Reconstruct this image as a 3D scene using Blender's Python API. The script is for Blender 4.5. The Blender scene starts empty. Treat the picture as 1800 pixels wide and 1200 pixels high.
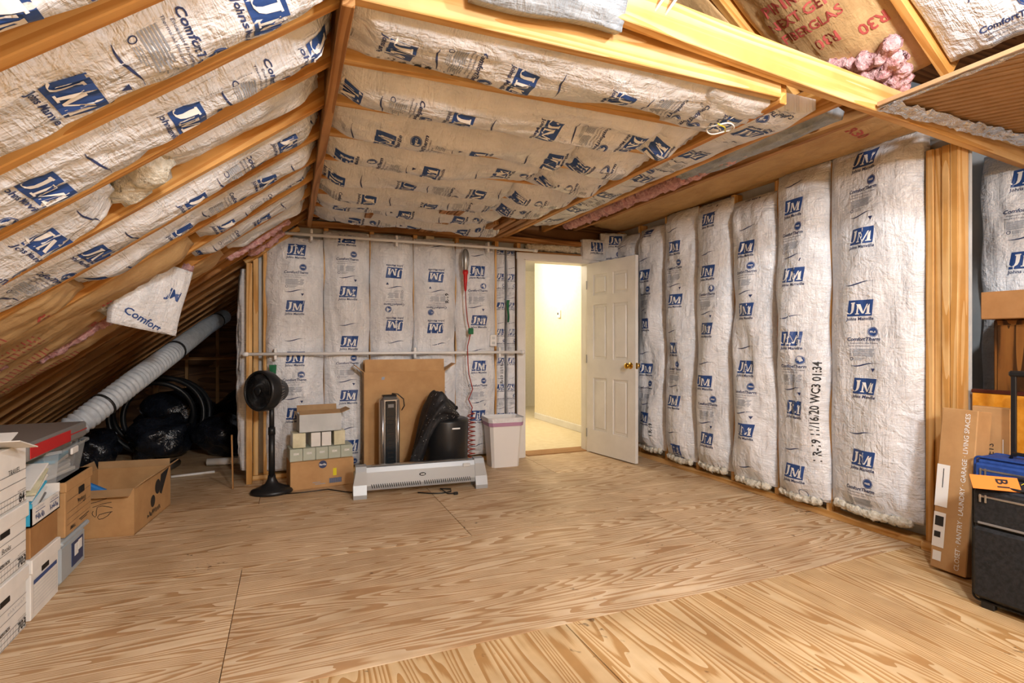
import bpy, bmesh, math, random
import numpy as np
from mathutils import Vector, Matrix

random.seed(7)
SC = bpy.context.scene
COL = SC.collection
PI = math.pi

# ------------------------------------------------------------------ camera
cam_d = bpy.data.cameras.new('camera')
cam_d.sensor_width = 36.0
cam_d.lens = 36.0 * 955 / 1800
cam_d.clip_start = 0.05
cam = bpy.data.objects.new('camera', cam_d)
COL.objects.link(cam)
cam.location = (0, 0, 1.2)
cam.rotation_euler = (PI / 2, 0, -math.radians(22.4))
SC.camera = cam

# ------------------------------------------------------------------ world, lights, exposure
world = bpy.data.worlds.new('world')
SC.world = world
world.use_nodes = True
world.node_tree.nodes['Background'].inputs[0].default_value = (0.9, 0.92, 1, 1)
world.node_tree.nodes['Background'].inputs[1].default_value = 0.12
SC.view_settings.view_transform = 'Standard'
SC.view_settings.look = 'None'
SC.view_settings.gamma = 1
SC.view_settings.use_curve_mapping = False
SC.view_settings.exposure = 0.27


def point(name, loc, power, col, r):
    l = bpy.data.lights.new(name, 'POINT')
    l.energy = power
    l.color = col
    l.shadow_soft_size = r
    o = bpy.data.objects.new(name, l)
    COL.objects.link(o)
    o.location = loc
    return o


point('attic_fill', (1.0, -1.3, 2.40), 330, (0.95, 0.975, 1.0), 0.2)  # unseen fill light, added in place of a camera flash
point('ridge_bulb', (1.75, 0.55, 2.66), 100, (0.95, 0.98, 1.0), 0.06)
point('hall_lamp', (2.75, 6.9, 2.25), 62, (1, 0.89, 0.70), 0.15)


# ------------------------------------------------------------------ materials
def lin(h):
    h = h.lstrip('#')
    c = [int(h[i:i + 2], 16) / 255 for i in (0, 2, 4)]
    return tuple(x / 12.92 if x <= .04045 else ((x + .055) / 1.055) ** 2.4 for x in c) + (1,)


def new_mat(name, col='#ffffff', rough=.6, metal=0, spec=.4, alpha=1):
    m = bpy.data.materials.new(name)
    m.use_nodes = True
    b = m.node_tree.nodes['Principled BSDF']
    b.inputs['Base Color'].default_value = lin(col)
    b.inputs['Roughness'].default_value = rough
    b.inputs['Metallic'].default_value = metal
    b.inputs['Specular IOR Level'].default_value = spec
    b.inputs['Alpha'].default_value = alpha
    return m


def N(m, t, **kw):
    n = m.node_tree.nodes.new(t)
    for k, v in kw.items():
        if k in n.inputs:
            n.inputs[k].default_value = v
        else:
            setattr(n, k, v)
    return n


def L(m, a, b):
    m.node_tree.links.new(a, b)


def coords(m, scale, rot=(0, 0, 0), kind='Object', rnd=True):
    tc = N(m, 'ShaderNodeTexCoord')
    src = tc.outputs[kind]
    if rnd:
        oi = N(m, 'ShaderNodeObjectInfo')
        mul = N(m, 'ShaderNodeMath', operation='MULTIPLY')
        mul.inputs[1].default_value = 37.0
        L(m, oi.outputs['Random'], mul.inputs[0])
        add = N(m, 'ShaderNodeVectorMath', operation='ADD')
        L(m, src, add.inputs[0])
        L(m, mul.outputs[0], add.inputs[1])
        src = add.outputs[0]
    mp = N(m, 'ShaderNodeMapping')
    mp.inputs['Scale'].default_value = scale
    mp.inputs['Rotation'].default_value = rot
    L(m, src, mp.inputs['Vector'])
    return mp.outputs[0]


def ramp(m, fac, stops):
    r = N(m, 'ShaderNodeValToRGB')
    e = r.color_ramp.elements
    while len(e) < len(stops):
        e.new(.5)
    for el, (p, c) in zip(e, stops):
        el.position = p
        el.color = lin(c)
    L(m, fac, r.inputs[0])
    return r.outputs[0]


def bump(m, h, strength, dist, prev=None):
    b = N(m, 'ShaderNodeBump')
    b.inputs['Strength'].default_value = strength
    b.inputs['Distance'].default_value = dist
    L(m, h, b.inputs['Height'])
    if prev is not None:
        L(m, prev, b.inputs['Normal'])
    return b.outputs[0]


def noise(m, vec, scale, detail=3, rough=.5, dist=0):
    n = N(m, 'ShaderNodeTexNoise')
    n.inputs['Scale'].default_value = scale
    n.inputs['Detail'].default_value = detail
    n.inputs['Roughness'].default_value = rough
    n.inputs['Distortion'].default_value = dist
    L(m, vec, n.inputs['Vector'])
    return n.outputs['Fac']


def bsdf(m):
    return m.node_tree.nodes['Principled BSDF']


def mat_wood(name, c1, c2, c3, contour=14, sc=(1.1, 9, 9), rough=.62):
    """lumber / plywood: contour lines of a stretched noise give the growth rings"""
    m = new_mat(name, rough=rough, spec=.3)
    v = coords(m, sc)
    n = noise(m, v, 1.0, 1.5, .45)
    mu = N(m, 'ShaderNodeMath', operation='MULTIPLY')
    mu.inputs[1].default_value = contour
    L(m, n, mu.inputs[0])
    fr = N(m, 'ShaderNodeMath', operation='FRACT')
    L(m, mu.outputs[0], fr.inputs[0])
    v2 = coords(m, (sc[0] * 3, sc[1] * 14, sc[2] * 14))
    n2 = noise(m, v2, 1.0, 3, .6)
    mx = N(m, 'ShaderNodeMath', operation='MULTIPLY_ADD')
    L(m, n2, mx.inputs[0])
    mx.inputs[1].default_value = .55
    L(m, fr.outputs[0], mx.inputs[2])
    c = ramp(m, mx.outputs[0], [(.15, c1), (.75, c2), (1.25 / 1.3, c3)])
    v3 = coords(m, (1.2, 1.2, 1.2))
    n3 = noise(m, v3, 2.2, 4, .6)
    mm = N(m, 'ShaderNodeMix', data_type='RGBA', blend_type='MULTIPLY')
    mm.inputs[0].default_value = .55
    L(m, c, mm.inputs[6])
    L(m, ramp(m, n3, [(.3, '#c2b5a6'), (.6, '#ffffff')]), mm.inputs[7])
    L(m, mm.outputs[2], bsdf(m).inputs['Base Color'])
    L(m, bump(m, mx.outputs[0], .15, .002), bsdf(m).inputs['Normal'])
    return m


def mat_film(name, c1, c2, rough=.36, wr=1.0):
    """crinkled plastic film over glass fibre, mapped in metres by UV"""
    m = new_mat(name, rough=rough, spec=.5)
    tc = N(m, 'ShaderNodeTexCoord')
    oi = N(m, 'ShaderNodeObjectInfo')
    add = N(m, 'ShaderNodeVectorMath', operation='ADD')
    mul = N(m, 'ShaderNodeMath', operation='MULTIPLY')
    mul.inputs[1].default_value = 23
    L(m, oi.outputs['Random'], mul.inputs[0])
    L(m, tc.outputs['UV'], add.inputs[0])
    L(m, mul.outputs[0], add.inputs[1])

    def mp(sc, rz):
        k = N(m, 'ShaderNodeMapping')
        k.inputs['Scale'].default_value = sc
        k.inputs['Rotation'].default_value = (0, 0, rz)
        L(m, add.outputs[0], k.inputs['Vector'])
        return k.outputs[0]
    a = noise(m, mp((55, 5, 1), .6), 1, 3, .6, .6)
    b = noise(m, mp((6, 60, 1), .35), 1, 2, .6, .8)
    c = noise(m, mp((11, 11, 1), 0), 1, 4, .6, .5)
    n = bump(m, a, .3 * wr, .012)
    n = bump(m, b, .2 * wr, .012, n)
    n = bump(m, c, .45 * wr, .03, n)
    L(m, n, bsdf(m).inputs['Normal'])
    d = noise(m, mp((9, 4, 1), .2), 1, 5, .65, .3)
    L(m, ramp(m, d, [(.32, c2), (.6, c1)]), bsdf(m).inputs['Base Color'])
    return m


def mat_noise(name, c1, c2, scale, rough=.7, bs=.2, bd=.004, detail=4, sc=(1, 1, 1), metal=0, lo=.35, hi=.65, spec=.4):
    m = new_mat(name, rough=rough, metal=metal, spec=spec)
    n = noise(m, coords(m, sc), scale, detail, .6)
    L(m, ramp(m, n, [(lo, c1), (hi, c2)]), bsdf(m).inputs['Base Color'])
    if bs:
        L(m, bump(m, n, bs, bd), bsdf(m).inputs['Normal'])
    return m


M = {}
M['lumber'] = mat_wood('lumber', '#e3bd85', '#dcb174', '#cb9854', 8, (.5, 9, 9))
M['rafter'] = mat_wood('rafter_wood', '#dcab68', '#d5a05a', '#c08642', 8, (.5, 9, 9))
M['oldwood'] = mat_wood('old_wood', '#bf9260', '#b38350', '#976838', 8, (.5, 9, 9))
M['ply'] = mat_wood('plywood', '#e8d4b6', '#dfc5a0', '#c09a70', 30, (.45, 5.5, 5.5), .5)
M['ply2'] = mat_wood('plywood_pale', '#e8d0a6', '#dfc192', '#c09660', 26, (.4, 5, 5), .48)


def add_dirt(m):
    """scuffs and dark spots of their own shape on the boards"""
    b = bsdf(m)
    src = b.inputs['Base Color'].links[0].from_socket
    v = coords(m, (1, 1, 1))
    n1 = noise(m, v, 26, 2, .5, .4)
    n2 = noise(m, v, 1.6, 3, .6)
    a = N(m, 'ShaderNodeMath', operation='MULTIPLY')
    L(m, n1, a.inputs[0])
    L(m, n2, a.inputs[1])
    mx = N(m, 'ShaderNodeMix', data_type='RGBA', blend_type='MULTIPLY')
    mx.inputs[0].default_value = .8
    L(m, src, mx.inputs[6])
    L(m, ramp(m, a.outputs[0], [(.40, '#ffffff'), (.47, '#6b5646')]), mx.inputs[7])
    n3 = noise(m, v, .9, 4, .6)
    my = N(m, 'ShaderNodeMix', data_type='RGBA', blend_type='MULTIPLY')
    my.inputs[0].default_value = .5
    L(m, mx.outputs[2], my.inputs[6])
    L(m, ramp(m, n3, [(.35, '#d6cec6'), (.6, '#ffffff')]), my.inputs[7])
    L(m, my.outputs[2], b.inputs['Base Color'])


add_dirt(M['ply'])
add_dirt(M['ply2'])
M['sheath'] = mat_wood('sheathing', '#8f6a45', '#7d5836', '#5e3f24', 12, (.5, 4, 4))
M['film'] = mat_film('white_film', '#e6e8ec', '#d0d3d8', .28, 1.9)
M['greyfilm'] = mat_film('grey_film', '#a4abb2', '#7d858d', .25, 1.6)
M['shadefilm'] = mat_film('painted_shade_film', '#77726d', '#4e4a47', .35, 1.5)  # film coloured dark to paint in the shade of the recess gap
M['kraft'] = mat_film('kraft_paper', '#c6a473', '#b49062', .7, .6)
M['pink'] = mat_noise('pink_fiberglass', '#c98f93', '#ecc4c4', 38, .95, .9, .03, 6)
M['fiber'] = mat_noise('white_fiberglass', '#cfc8b4', '#f0ecdf', 45, .95, .9, .02, 6)
M['ink'] = new_mat('print_blue', '#2a4a86', .45)
M['ink2'] = new_mat('print_navy', '#2f3d66', .5)
M['inkgrey'] = new_mat('print_grey', '#98a0ad', .5)
M['inkwhite'] = new_mat('print_white', '#eeeeec', .45)
M['inkblack'] = new_mat('print_black', '#2a2a2c', .5)
M['inkred'] = new_mat('print_red', '#b0504a', .6)
M['card'] = mat_noise('cardboard', '#b28a5c', '#c09868', 7, .75, .1, .002)
M['card2'] = mat_noise('cardboard_dark', '#9a7044', '#a97e50', 7, .75, .1, .002)
M['cardin'] = mat_noise('cardboard_inside', '#a8865e', '#b5946c', 7, .8, .1, .002)
M['whitecard'] = mat_noise('white_card', '#dedcd8', '#e9e7e3', 6, .65, .1, .001)
M['greycard'] = mat_noise('grey_card', '#b9bec0', '#c9cdce', 6, .6, .1, .001)
M['ibm'] = mat_noise('pale_green_card', '#adb5a6', '#b9c0b2', 6, .6, .1, .001)
M['cream'] = mat_noise('cream_wrap', '#c6c1a2', '#dedabe', 9, .2, .5, .01)
M['white'] = new_mat('white_plastic', '#e6e5e3', .4)
M['paint'] = mat_noise('white_paint', '#dcdad6', '#e6e4e0', 4, .4, .05, .001)
M['wallpaint'] = mat_noise('cream_paint', '#ebdfc0', '#f0e5ca', 30, .8, .15, .002)
M['tile'] = mat_noise('hall_floor', '#d8c8a4', '#e2d4b4', 14, .5, .05, .001)
M['black'] = new_mat('black_plastic', '#1d1e20', .38)
M['blackmat'] = mat_noise('black_cloth', '#121315', '#24262a', 60, .75, .5, .004)
M['coat'] = mat_noise('dark_coat', '#17181b', '#2c2d31', 45, .6, .6, .005)
M['sparkle'] = new_mat('silver_fleck', '#c8ccd2', .3, .6)
M['bag'] = mat_noise('black_bag', '#0d0f14', '#22262f', 9, .22, .8, .03)
M['silver'] = new_mat('silver_metal', '#b6b8ba', .28, .9)
M['heater'] = new_mat('silver_grey_paint', '#a3a8ac', .4, .3)
M['dark'] = new_mat('dark_recess', '#101012', .6)
M['glass'] = new_mat('smoky_glass', '#23292e', .12)
M['brass'] = new_mat('brass', '#c79a3a', .22, 1)
M['duct'] = mat_noise('duct_sleeve', '#a5adb6', '#bcc4cb', 20, .45, .2, .004)
M['red'] = new_mat('red_plastic', '#c01f22', .35)
M['redcord'] = new_mat('red_cord', '#9c2f22', .45)
M['greytote'] = new_mat('grey_tote', '#7c7a79', .4)
M['clear'] = new_mat('clear_plastic', '#c6ccd0', .12, 0, .5, .38)
M['tote'] = new_mat('frosted_tote', '#b9c4cc', .3, 0, .5, .8)
M['blue'] = new_mat('painter_blue', '#2a78c4', .6)
M['teal'] = new_mat('sky_blue_card', '#3ba9cf', .6)
M['bluecloth'] = mat_noise('blue_cloth', '#1c3f86', '#274d9b', 50, .7, .3, .003)
M['navy'] = mat_noise('navy_cloth', '#20242c', '#2b313b', 60, .65, .4, .003)
M['orange'] = new_mat('orange_tag', '#f28a38', .6)
M['amber'] = mat_noise('amber_board', '#d28a22', '#e2a03a', 26, .45, .2, .003)
M['maroon'] = new_mat('maroon_edge', '#4c1f14', .5)
M['oak'] = mat_wood('oak_veneer', '#8e6231', '#7c5026', '#3f2712', 13, (6, 6, .55), .45)
M['foil'] = mat_film('foil', '#dfe2e6', '#c4c8cc', .22, 2.2)
bsdf(M['foil']).inputs['Metallic'].default_value = .85
M['corr'] = mat_noise('brown_board', '#a98660', '#b69470', 9, .7, .1, .002)
M['green'] = new_mat('green_cloth', '#1f6a44', .7)
M['yellow'] = new_mat('yellow_sticker', '#e6d62a', .5)
M['cable'] = new_mat('white_cable', '#dcd8cf', .5)
M['paper'] = new_mat('paper', '#e4e1da', .7)
M['bulbmetal'] = new_mat('lamp_guard', '#9c9c98', .3, .6)
M['purple'] = new_mat('mauve_drawstring', '#b48aa8', .5)
M['grey'] = new_mat('grey_pipe', '#8b8a88', .5)


# ------------------------------------------------------------------ mesh helpers
def link(o, parent=None):
    COL.objects.link(o)
    if parent is not None:
        o.parent = parent
    return o


def tag(o, label, cat, group=None):
    o['label'] = label
    o['category'] = cat
    if group:
        o['group'] = group
    return o


def struct(o):
    o['kind'] = 'structure'
    return o


def thing(name, label, cat, loc, rz=0, group=None):
    o = bpy.data.objects.new(name, None)
    o.empty_display_size = .1
    COL.objects.link(o)
    o.location = loc
    o.rotation_euler = (0, 0, rz)
    return tag(o, label, cat, group)


class MB:
    def __init__(s):
        s.v, s.f, s.mi = [], [], []

    def add(s, verts, faces, mi=0):
        n = len(s.v)
        s.v += [tuple(map(float, p)) for p in verts]
        s.f += [tuple(n + i for i in f) for f in faces]
        s.mi += [mi] * len(faces)
        return s

    def box(s, c, d, b=0, R=None, mi=0):
        hx, hy, hz = d[0] / 2, d[1] / 2, d[2] / 2
        b = min(b, hx * .9, hy * .9, hz * .9)
        V, idx = [], {}
        sg = [(x, y, z) for x in (-1, 1) for y in (-1, 1) for z in (-1, 1)]
        if b <= 0:
            for q in sg:
                idx[q] = len(V)
                V.append((q[0] * hx, q[1] * hy, q[2] * hz))
            g = lambda q, a: idx[q]
        else:
            for q in sg:
                for a in range(3):
                    h = [hx - b, hy - b, hz - b]
                    h[a] += b
                    idx[q, a] = len(V)
                    V.append((q[0] * h[0], q[1] * h[1], q[2] * h[2]))
            g = lambda q, a: idx[q, a]
        F = []
        for a in range(3):
            o1, o2 = [i for i in range(3) if i != a]
            for sgn in (-1, 1):
                ring = []
                for (p, r) in ((-1, -1), (1, -1), (1, 1), (-1, 1)):
                    q = [0, 0, 0]
                    q[a], q[o1], q[o2] = sgn, p, r
                    ring.append(g(tuple(q), a))
                F.append(ring)
        if b > 0:
            for a in range(3):          # edges along axis a
                o1, o2 = [i for i in range(3) if i != a]
                for p in (-1, 1):
                    for r in (-1, 1):
                        q0, q1 = [0, 0, 0], [0, 0, 0]
                        q0[a], q1[a] = -1, 1
                        q0[o1] = q1[o1] = p
                        q0[o2] = q1[o2] = r
                        q0, q1 = tuple(q0), tuple(q1)
                        F.append([idx[q0, o1], idx[q1, o1], idx[q1, o2], idx[q0, o2]])
            for q in sg:
                F.append([idx[q, 0], idx[q, 1], idx[q, 2]])
        if R is not None:
            V = [tuple(R @ Vector(p)) for p in V]
        V = [(p[0] + c[0], p[1] + c[1], p[2] + c[2]) for p in V]
        return s.add(V, F, mi)

    def cyl(s, p0, p1, r0, r1=None, n=16, mi=0, caps=True):
        r1 = r0 if r1 is None else r1
        p0, p1 = Vector(p0), Vector(p1)
        d = (p1 - p0).normalized()
        a = d.orthogonal().normalized()
        b = d.cross(a)
        V = []
        for p, r in ((p0, r0), (p1, r1)):
            for i in range(n):
                t = 2 * PI * i / n
                V.append(p + a * (r * math.cos(t)) + b * (r * math.sin(t)))
        F = [(i, (i + 1) % n, n + (i + 1) % n, n + i) for i in range(n)]
        if caps:
            F += [tuple(range(n)), tuple(range(n, 2 * n))]
        return s.add(V, F, mi)

    def tube(s, pts, r, n=8, mi=0, closed=False):
        pts = [Vector(p) for p in pts]
        m = len(pts)
        rs = r if isinstance(r, (list, tuple)) else [r] * m
        V = []
        a = None
        for i, p in enumerate(pts):
            d = (pts[(i + 1) % m if closed else min(i + 1, m - 1)] - pts[i - 1 if (closed or i > 0) else 0])
            d = d.normalized() if d.length > 0 else Vector((0, 0, 1))
            a = d.orthogonal().normalized() if a is None else (a - d * a.dot(d)).normalized()
            b = d.cross(a)
            for k in range(n):
                t = 2 * PI * k / n
                V.append(p + a * (rs[i] * math.cos(t)) + b * (rs[i] * math.sin(t)))
        F = []
        for i in range(m if closed else m - 1):
            j = (i + 1) % m
            for k in range(n):
                F.append((i * n + k, i * n + (k + 1) % n, j * n + (k + 1) % n, j * n + k))
        if not closed:
            F += [tuple(range(n)), tuple(range((m - 1) * n, m * n))]
        return s.add(V, F, mi)

    def lathe(s, prof, n=32, c=(0, 0, 0), sx=1, sy=1, mi=0):
        V, F = [], []
        for (r, z) in prof:
            for k in range(n):
                t = 2 * PI * k / n
                V.append((c[0] + sx * r * math.cos(t), c[1] + sy * r * math.sin(t), c[2] + z))
        for i in range(len(prof) - 1):
            for k in range(n):
                F.append((i * n + k, i * n + (k + 1) % n, (i + 1) * n + (k + 1) % n, (i + 1) * n + k))
        F += [tuple(range(n)), tuple(range((len(prof) - 1) * n, len(prof) * n))]
        return s.add(V, F, mi)

    def grid(s, P, mi=0):
        P = np.asarray(P)
        a, b = P.shape[:2]
        F = [(i * b + j, i * b + j + 1, (i + 1) * b + j + 1, (i + 1) * b + j) for i in range(a - 1) for j in range(b - 1)]
        return s.add(P.reshape(-1, 3), F, mi)

    def blob(s, c, d, seed=0, amp=.15, n=24, mi=0):
        rng = random.Random(seed)
        ph = [[rng.uniform(0, 6.28) for _ in range(3)] + [rng.uniform(2, 6)] for _ in range(5)]
        V, F = [], []
        m = n // 2
        for i in range(m + 1):
            th = PI * i / m
            for k in range(n):
                t = 2 * PI * k / n
                x, y, z = math.sin(th) * math.cos(t), math.sin(th) * math.sin(t), math.cos(th)
                w = 1 + amp * sum(math.sin(q[3] * x + q[0]) * math.sin(q[3] * y + q[1]) * math.sin(q[3] * z + q[2]) for q in ph)
                V.append((c[0] + d[0] * x * w, c[1] + d[1] * y * w, c[2] + d[2] * z * w))
        for i in range(m):
            for k in range(n):
                F.append((i * n + k, i * n + (k + 1) % n, (i + 1) * n + (k + 1) % n, (i + 1) * n + k))
        return s.add(V, F, mi)

    def build(s, name, mats, parent=None, smooth=False, uv=None, recalc=True, loc=None, mat4=None):
        me = bpy.data.meshes.new(name)
        me.from_pydata(s.v, [], s.f)
        if not isinstance(mats, (list, tuple)):
            mats = [mats]
        for m in mats:
            me.materials.append(m)
        if len(mats) > 1:
            me.polygons.foreach_set('material_index', s.mi)
        if recalc:
            bm = bmesh.new()
            bm.from_mesh(me)
            bmesh.ops.recalc_face_normals(bm, faces=bm.faces)
            bm.to_mesh(me)
            bm.free()
        if smooth:
            me.polygons.foreach_set('use_smooth', [True] * len(me.polygons))
        if uv is not None:
            l = me.uv_layers.new(name='UVMap')
            li = np.zeros(len(me.loops), dtype=np.int32)
            me.loops.foreach_get('vertex_index', li)
            l.data.foreach_set('uv', np.asarray(uv, dtype=np.float32)[li].ravel())
        me.update()
        o = bpy.data.objects.new(name, me)
        if mat4 is not None:
            o.matrix_local = mat4
        if loc is not None:
            o.location = loc
        return link(o, parent)


def beam(name, p0, p1, w, h, mat, parent=None, side=(0, 0, 1), b=.003):
    """board whose local X runs p0 -> p1; h is measured along `side`, which it straddles from 0 to h"""
    p0, p1 = Vector(p0), Vector(p1)
    x = (p1 - p0)
    ln = x.length
    x.normalize()
    z = Vector(side)
    z = (z - x * z.dot(x)).normalized()
    y = z.cross(x)
    mb = MB().box((0, 0, 0), (ln, w, h), b)
    m4 = Matrix((x, y, z)).transposed().to_4x4()
    m4.translation = (p0 + p1) / 2 + z * (h / 2)
    return mb.build(name, mat, parent, mat4=m4)


# ------------------------------------------------------------------ lettering
_tc = {}


def text2d(s, size=.1, shear=0, offset=0, cell=.03):
    """flat triangulated text, centred at 0,0: (N x 2 vertices, faces)"""
    k = (s, size, shear, offset, cell)
    if k in _tc:
        return _tc[k]
    c = bpy.data.curves.new('t', 'FONT')
    c.body = s
    c.size = size
    c.shear = shear
    c.offset = offset
    c.resolution_u = 2
    c.fill_mode = 'FRONT'
    o = bpy.data.objects.new('t', c)
    COL.objects.link(o)
    me = o.evaluated_get(bpy.context.evaluated_depsgraph_get()).to_mesh()
    bm = bmesh.new()
    bm.from_mesh(me)
    bmesh.ops.remove_doubles(bm, verts=bm.verts, dist=size * 1e-4)
    xs = [v.co.x for v in bm.verts]
    ys = [v.co.y for v in bm.verts]
    x0, x1, y0, y1 = min(xs), max(xs), min(ys), max(ys)
    if cell:
        q = x0 + cell
        while q < x1:
            bmesh.ops.bisect_plane(bm, geom=bm.verts[:] + bm.edges[:] + bm.faces[:], plane_co=(q, 0, 0), plane_no=(1, 0, 0))
            q += cell
    bm.verts.index_update()
    V = np.array([[v.co.x - (x0 + x1) / 2, v.co.y - (y0 + y1) / 2] for v in bm.verts])
    F = [tuple(v.index for v in f.verts) for f in bm.faces]
    bm.free()
    o.evaluated_get(bpy.context.evaluated_depsgraph_get()).to_mesh_clear()
    bpy.data.objects.remove(o)
    bpy.data.curves.remove(c)
    _tc[k] = (V, F)
    return V, F


class Print2D:
    """flat print in metres: x across, y up; layers (verts2d, faces, material slot, lift)"""
    def __init__(s):
        s.l = []

    def txt(s, t, x, y, size, slot, shear=0, offset=0, lift=1, rot=0):
        V, F = text2d(t, size, shear, offset)
        if rot:
            V = np.stack([V[:, 0] * math.cos(rot) - V[:, 1] * math.sin(rot), V[:, 0] * math.sin(rot) + V[:, 1] * math.cos(rot)], 1)
        s.l.append((V + np.array([x, y]), F, slot, lift))
        return s

    def quad(s, x0, y0, x1, y1, slot, n=6, skew=0, lift=1, wave=0):
        V, F = [], []
        ny = 4
        for i in range(n + 1):
            for j in range(ny + 1):
                a, b = i / n, j / ny
                V.append((x0 + (x1 - x0) * a + skew * b, y0 + (y1 - y0) * b + wave * math.sin(2 * PI * (a + .08))))
        for i in range(n):
            for j in range(ny):
                q = i * (ny + 1) + j
                F.append((q, q + 1, q + ny + 2, q + ny + 1))
        s.l.append((np.array(V), F, slot, lift))
        return s

    def disc(s, x, y, r, slot, lift=1, n=20, r0=0):
        V = [(x + r * math.cos(2 * PI * i / n), y + r * math.sin(2 * PI * i / n)) for i in range(n)]
        if r0:
            V += [(x + r0 * math.cos(2 * PI * i / n), y + r0 * math.sin(2 * PI * i / n)) for i in range(n)]
            F = [(i, (i + 1) % n, n + (i + 1) % n, n + i) for i in range(n)]
        else:
            F = [tuple(range(n))]
        s.l.append((np.array(V), F, slot, lift))
        return s

    def stroke(s, pts, w, slot, lift=1):
        V, F = [], []
        for k, (x, y) in enumerate(pts):
            a, b = pts[max(0, k - 1)], pts[min(len(pts) - 1, k + 1)]
            dx, dy = b[0] - a[0], b[1] - a[1]
            l = math.hypot(dx, dy) or 1
            V += [(x - dy / l * w, y + dx / l * w), (x + dy / l * w, y - dx / l * w)]
            if k:
                F.append((2 * k - 2, 2 * k - 1, 2 * k + 1, 2 * k))
        s.l.append((np.array(V), F, slot, lift))
        return s

    def marks(s, x0, y0, x1, h, slot, n, w, seed=0):
        """a run of pen strokes too small to read"""
        rg = random.Random(seed)
        for k in range(n):
            x = x0 + (x1 - x0) * (k + .1) / n
            d = (x1 - x0) / n * .75
            s.stroke([(x, y0 + h * rg.uniform(.5, 1)), (x + d * rg.uniform(.1, .5), y0 + h * rg.uniform(0, .3)), (x + d * rg.uniform(.4, .8), y0 + h * rg.uniform(.5, 1)), (x + d, y0 + h * rg.uniform(0, .5))], w, slot)
        return s

    def poly(s, pts, slot, lift=1):
        s.l.append((np.array(pts), [tuple(range(len(pts)))], slot, lift))
        return s


def jm():
    p = Print2D()
    p.quad(-.078, -.03, .068, .07, 0, 10, .014)
    sk = lambda pts, x0, y0: [(x0 + x + .13 * y, y0 + y) for x, y in pts]
    # M: slender left stem, heavy falling stroke, thin rising stroke, heavy right stem, serifs
    for q in ([(0, 0), (.009, 0), (.009, .034), (0, .058)], [(-.004, .062), (.017, .062), (.041, .004), (.031, .004)],
              [(.034, .004), (.041, .004), (.061, .062), (.053, .062)], [(.056, 0), (.072, 0), (.072, .062), (.056, .046)],
              [(-.007, -.001), (.016, -.001), (.016, .005), (-.007, .005)], [(.05, -.001), (.079, -.001), (.079, .005), (.05, .005)]):
        p.poly(sk(q, -.018, -.018), 2, 2)
    # J: stem and hook that leaves the blue field
    hook = [(-.034, .052), (-.036, .03), (-.039, .008), (-.046, -.008), (-.058, -.016), (-.07, -.014), (-.08, -.006)]
    wd = [.009, .009, .0085, .0075, .006, .005, .008]
    V, F = [], []
    for (x, y), w in zip(hook, wd):
        V += [(x - w, y), (x + w, y + w * .2)]
    for k in range(len(hook) - 1):
        F.append((2 * k, 2 * k + 1, 2 * k + 3, 2 * k + 2))
    p.l.append((np.array(V), F, 2, 2))
    p.poly([(-.048, .048), (-.022, .05), (-.022, .057), (-.048, .055)], 2, 2)
    p.txt('Johns Manville', -.004, -.05, .0275, 1, .15, .0006)
    return p


def ct():
    p = Print2D()
    p.txt('ComfortTherm', 0, .03, .031, 1, .25, .0008)
    p.disc(.055, .075, .03, 0, 1, 24, .027).disc(.055, .075, .025, 0)
    p.txt('FREE', .055, .075, .0165, 2, 0, .0004, 2)
    p.txt('Encapsulated Fiber Glass Insulation', 0, .004, .0118, 1, .2)
    p.txt('Thermal and Sound Control', -.028, -.0125, .0118, 1, .2)
    for i in range(6):
        p.quad(-.085, -.031 - i * .0085, .065 - (i % 3) * .006, -.0355 - i * .0085, 3)
    p.disc(-.075, -.094, .011, 1, 1, 14, .008)
    for i in range(3):
        p.quad(-.058, -.087 - i * .007, .01 - i * .01, -.0895 - i * .007, 3)
    return p


def swoosh():
    p = Print2D()
    V, F = [], []
    n = 14
    for i in range(n + 1):
        a = i / n
        y = .011 * math.sin((a - .5) * PI * 1.5)
        th = .0035 * math.sin(PI * min(1, a * 1.15 + .02)) + .0006
        V += [(-.085 + .17 * a, y - th), (-.085 + .17 * a, y + th)]
    for i in range(n):
        F.append((2 * i, 2 * i + 1, 2 * i + 3, 2 * i + 2))
    p.l.append((np.array(V), F, 1, 1))
    return p


def swoosh_logo():
    p = swoosh()
    p.poly([(.045, -.022), (.071, -.022), (.058, -.046)], 1)
    return p


PR = {'J': jm(), 'C': ct(), 'S': swoosh(), 'T': swoosh_logo()}
PRINT_MATS = [M['ink'], M['ink2'], M['inkwhite'], M['inkgrey'], M['inkblack'], M['inkred']]


class Surf:
    def __init__(s, P, us, ws, Nrm):
        s.P, s.us, s.ws, s.N = P, us, ws, Nrm      # P[nu,nv,3]; us along the length; ws across in metres

    def at(s, x, y, lift):
        i = np.clip(np.interp(y, s.us, np.arange(len(s.us))), 0, len(s.us) - 1.001)
        j = np.clip(np.interp(x, s.ws, np.arange(len(s.ws))), 0, len(s.ws) - 1.001)
        i0, j0 = i.astype(int), j.astype(int)
        a, b = (i - i0)[:, None], (j - j0)[:, None]
        P = s.P
        q = (P[i0, j0] * (1 - a) * (1 - b) + P[i0 + 1, j0] * a * (1 - b) + P[i0, j0 + 1] * (1 - a) * b + P[i0 + 1, j0 + 1] * a * b)
        du = P[i0 + 1, j0] - P[i0, j0]
        dv = P[i0, j0 + 1] - P[i0, j0]
        n = np.cross(dv, du)
        n /= np.linalg.norm(n, axis=1)[:, None] + 1e-9
        sg = np.sign((n * s.N).sum(1))[:, None]
        return q + n * sg * lift


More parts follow.
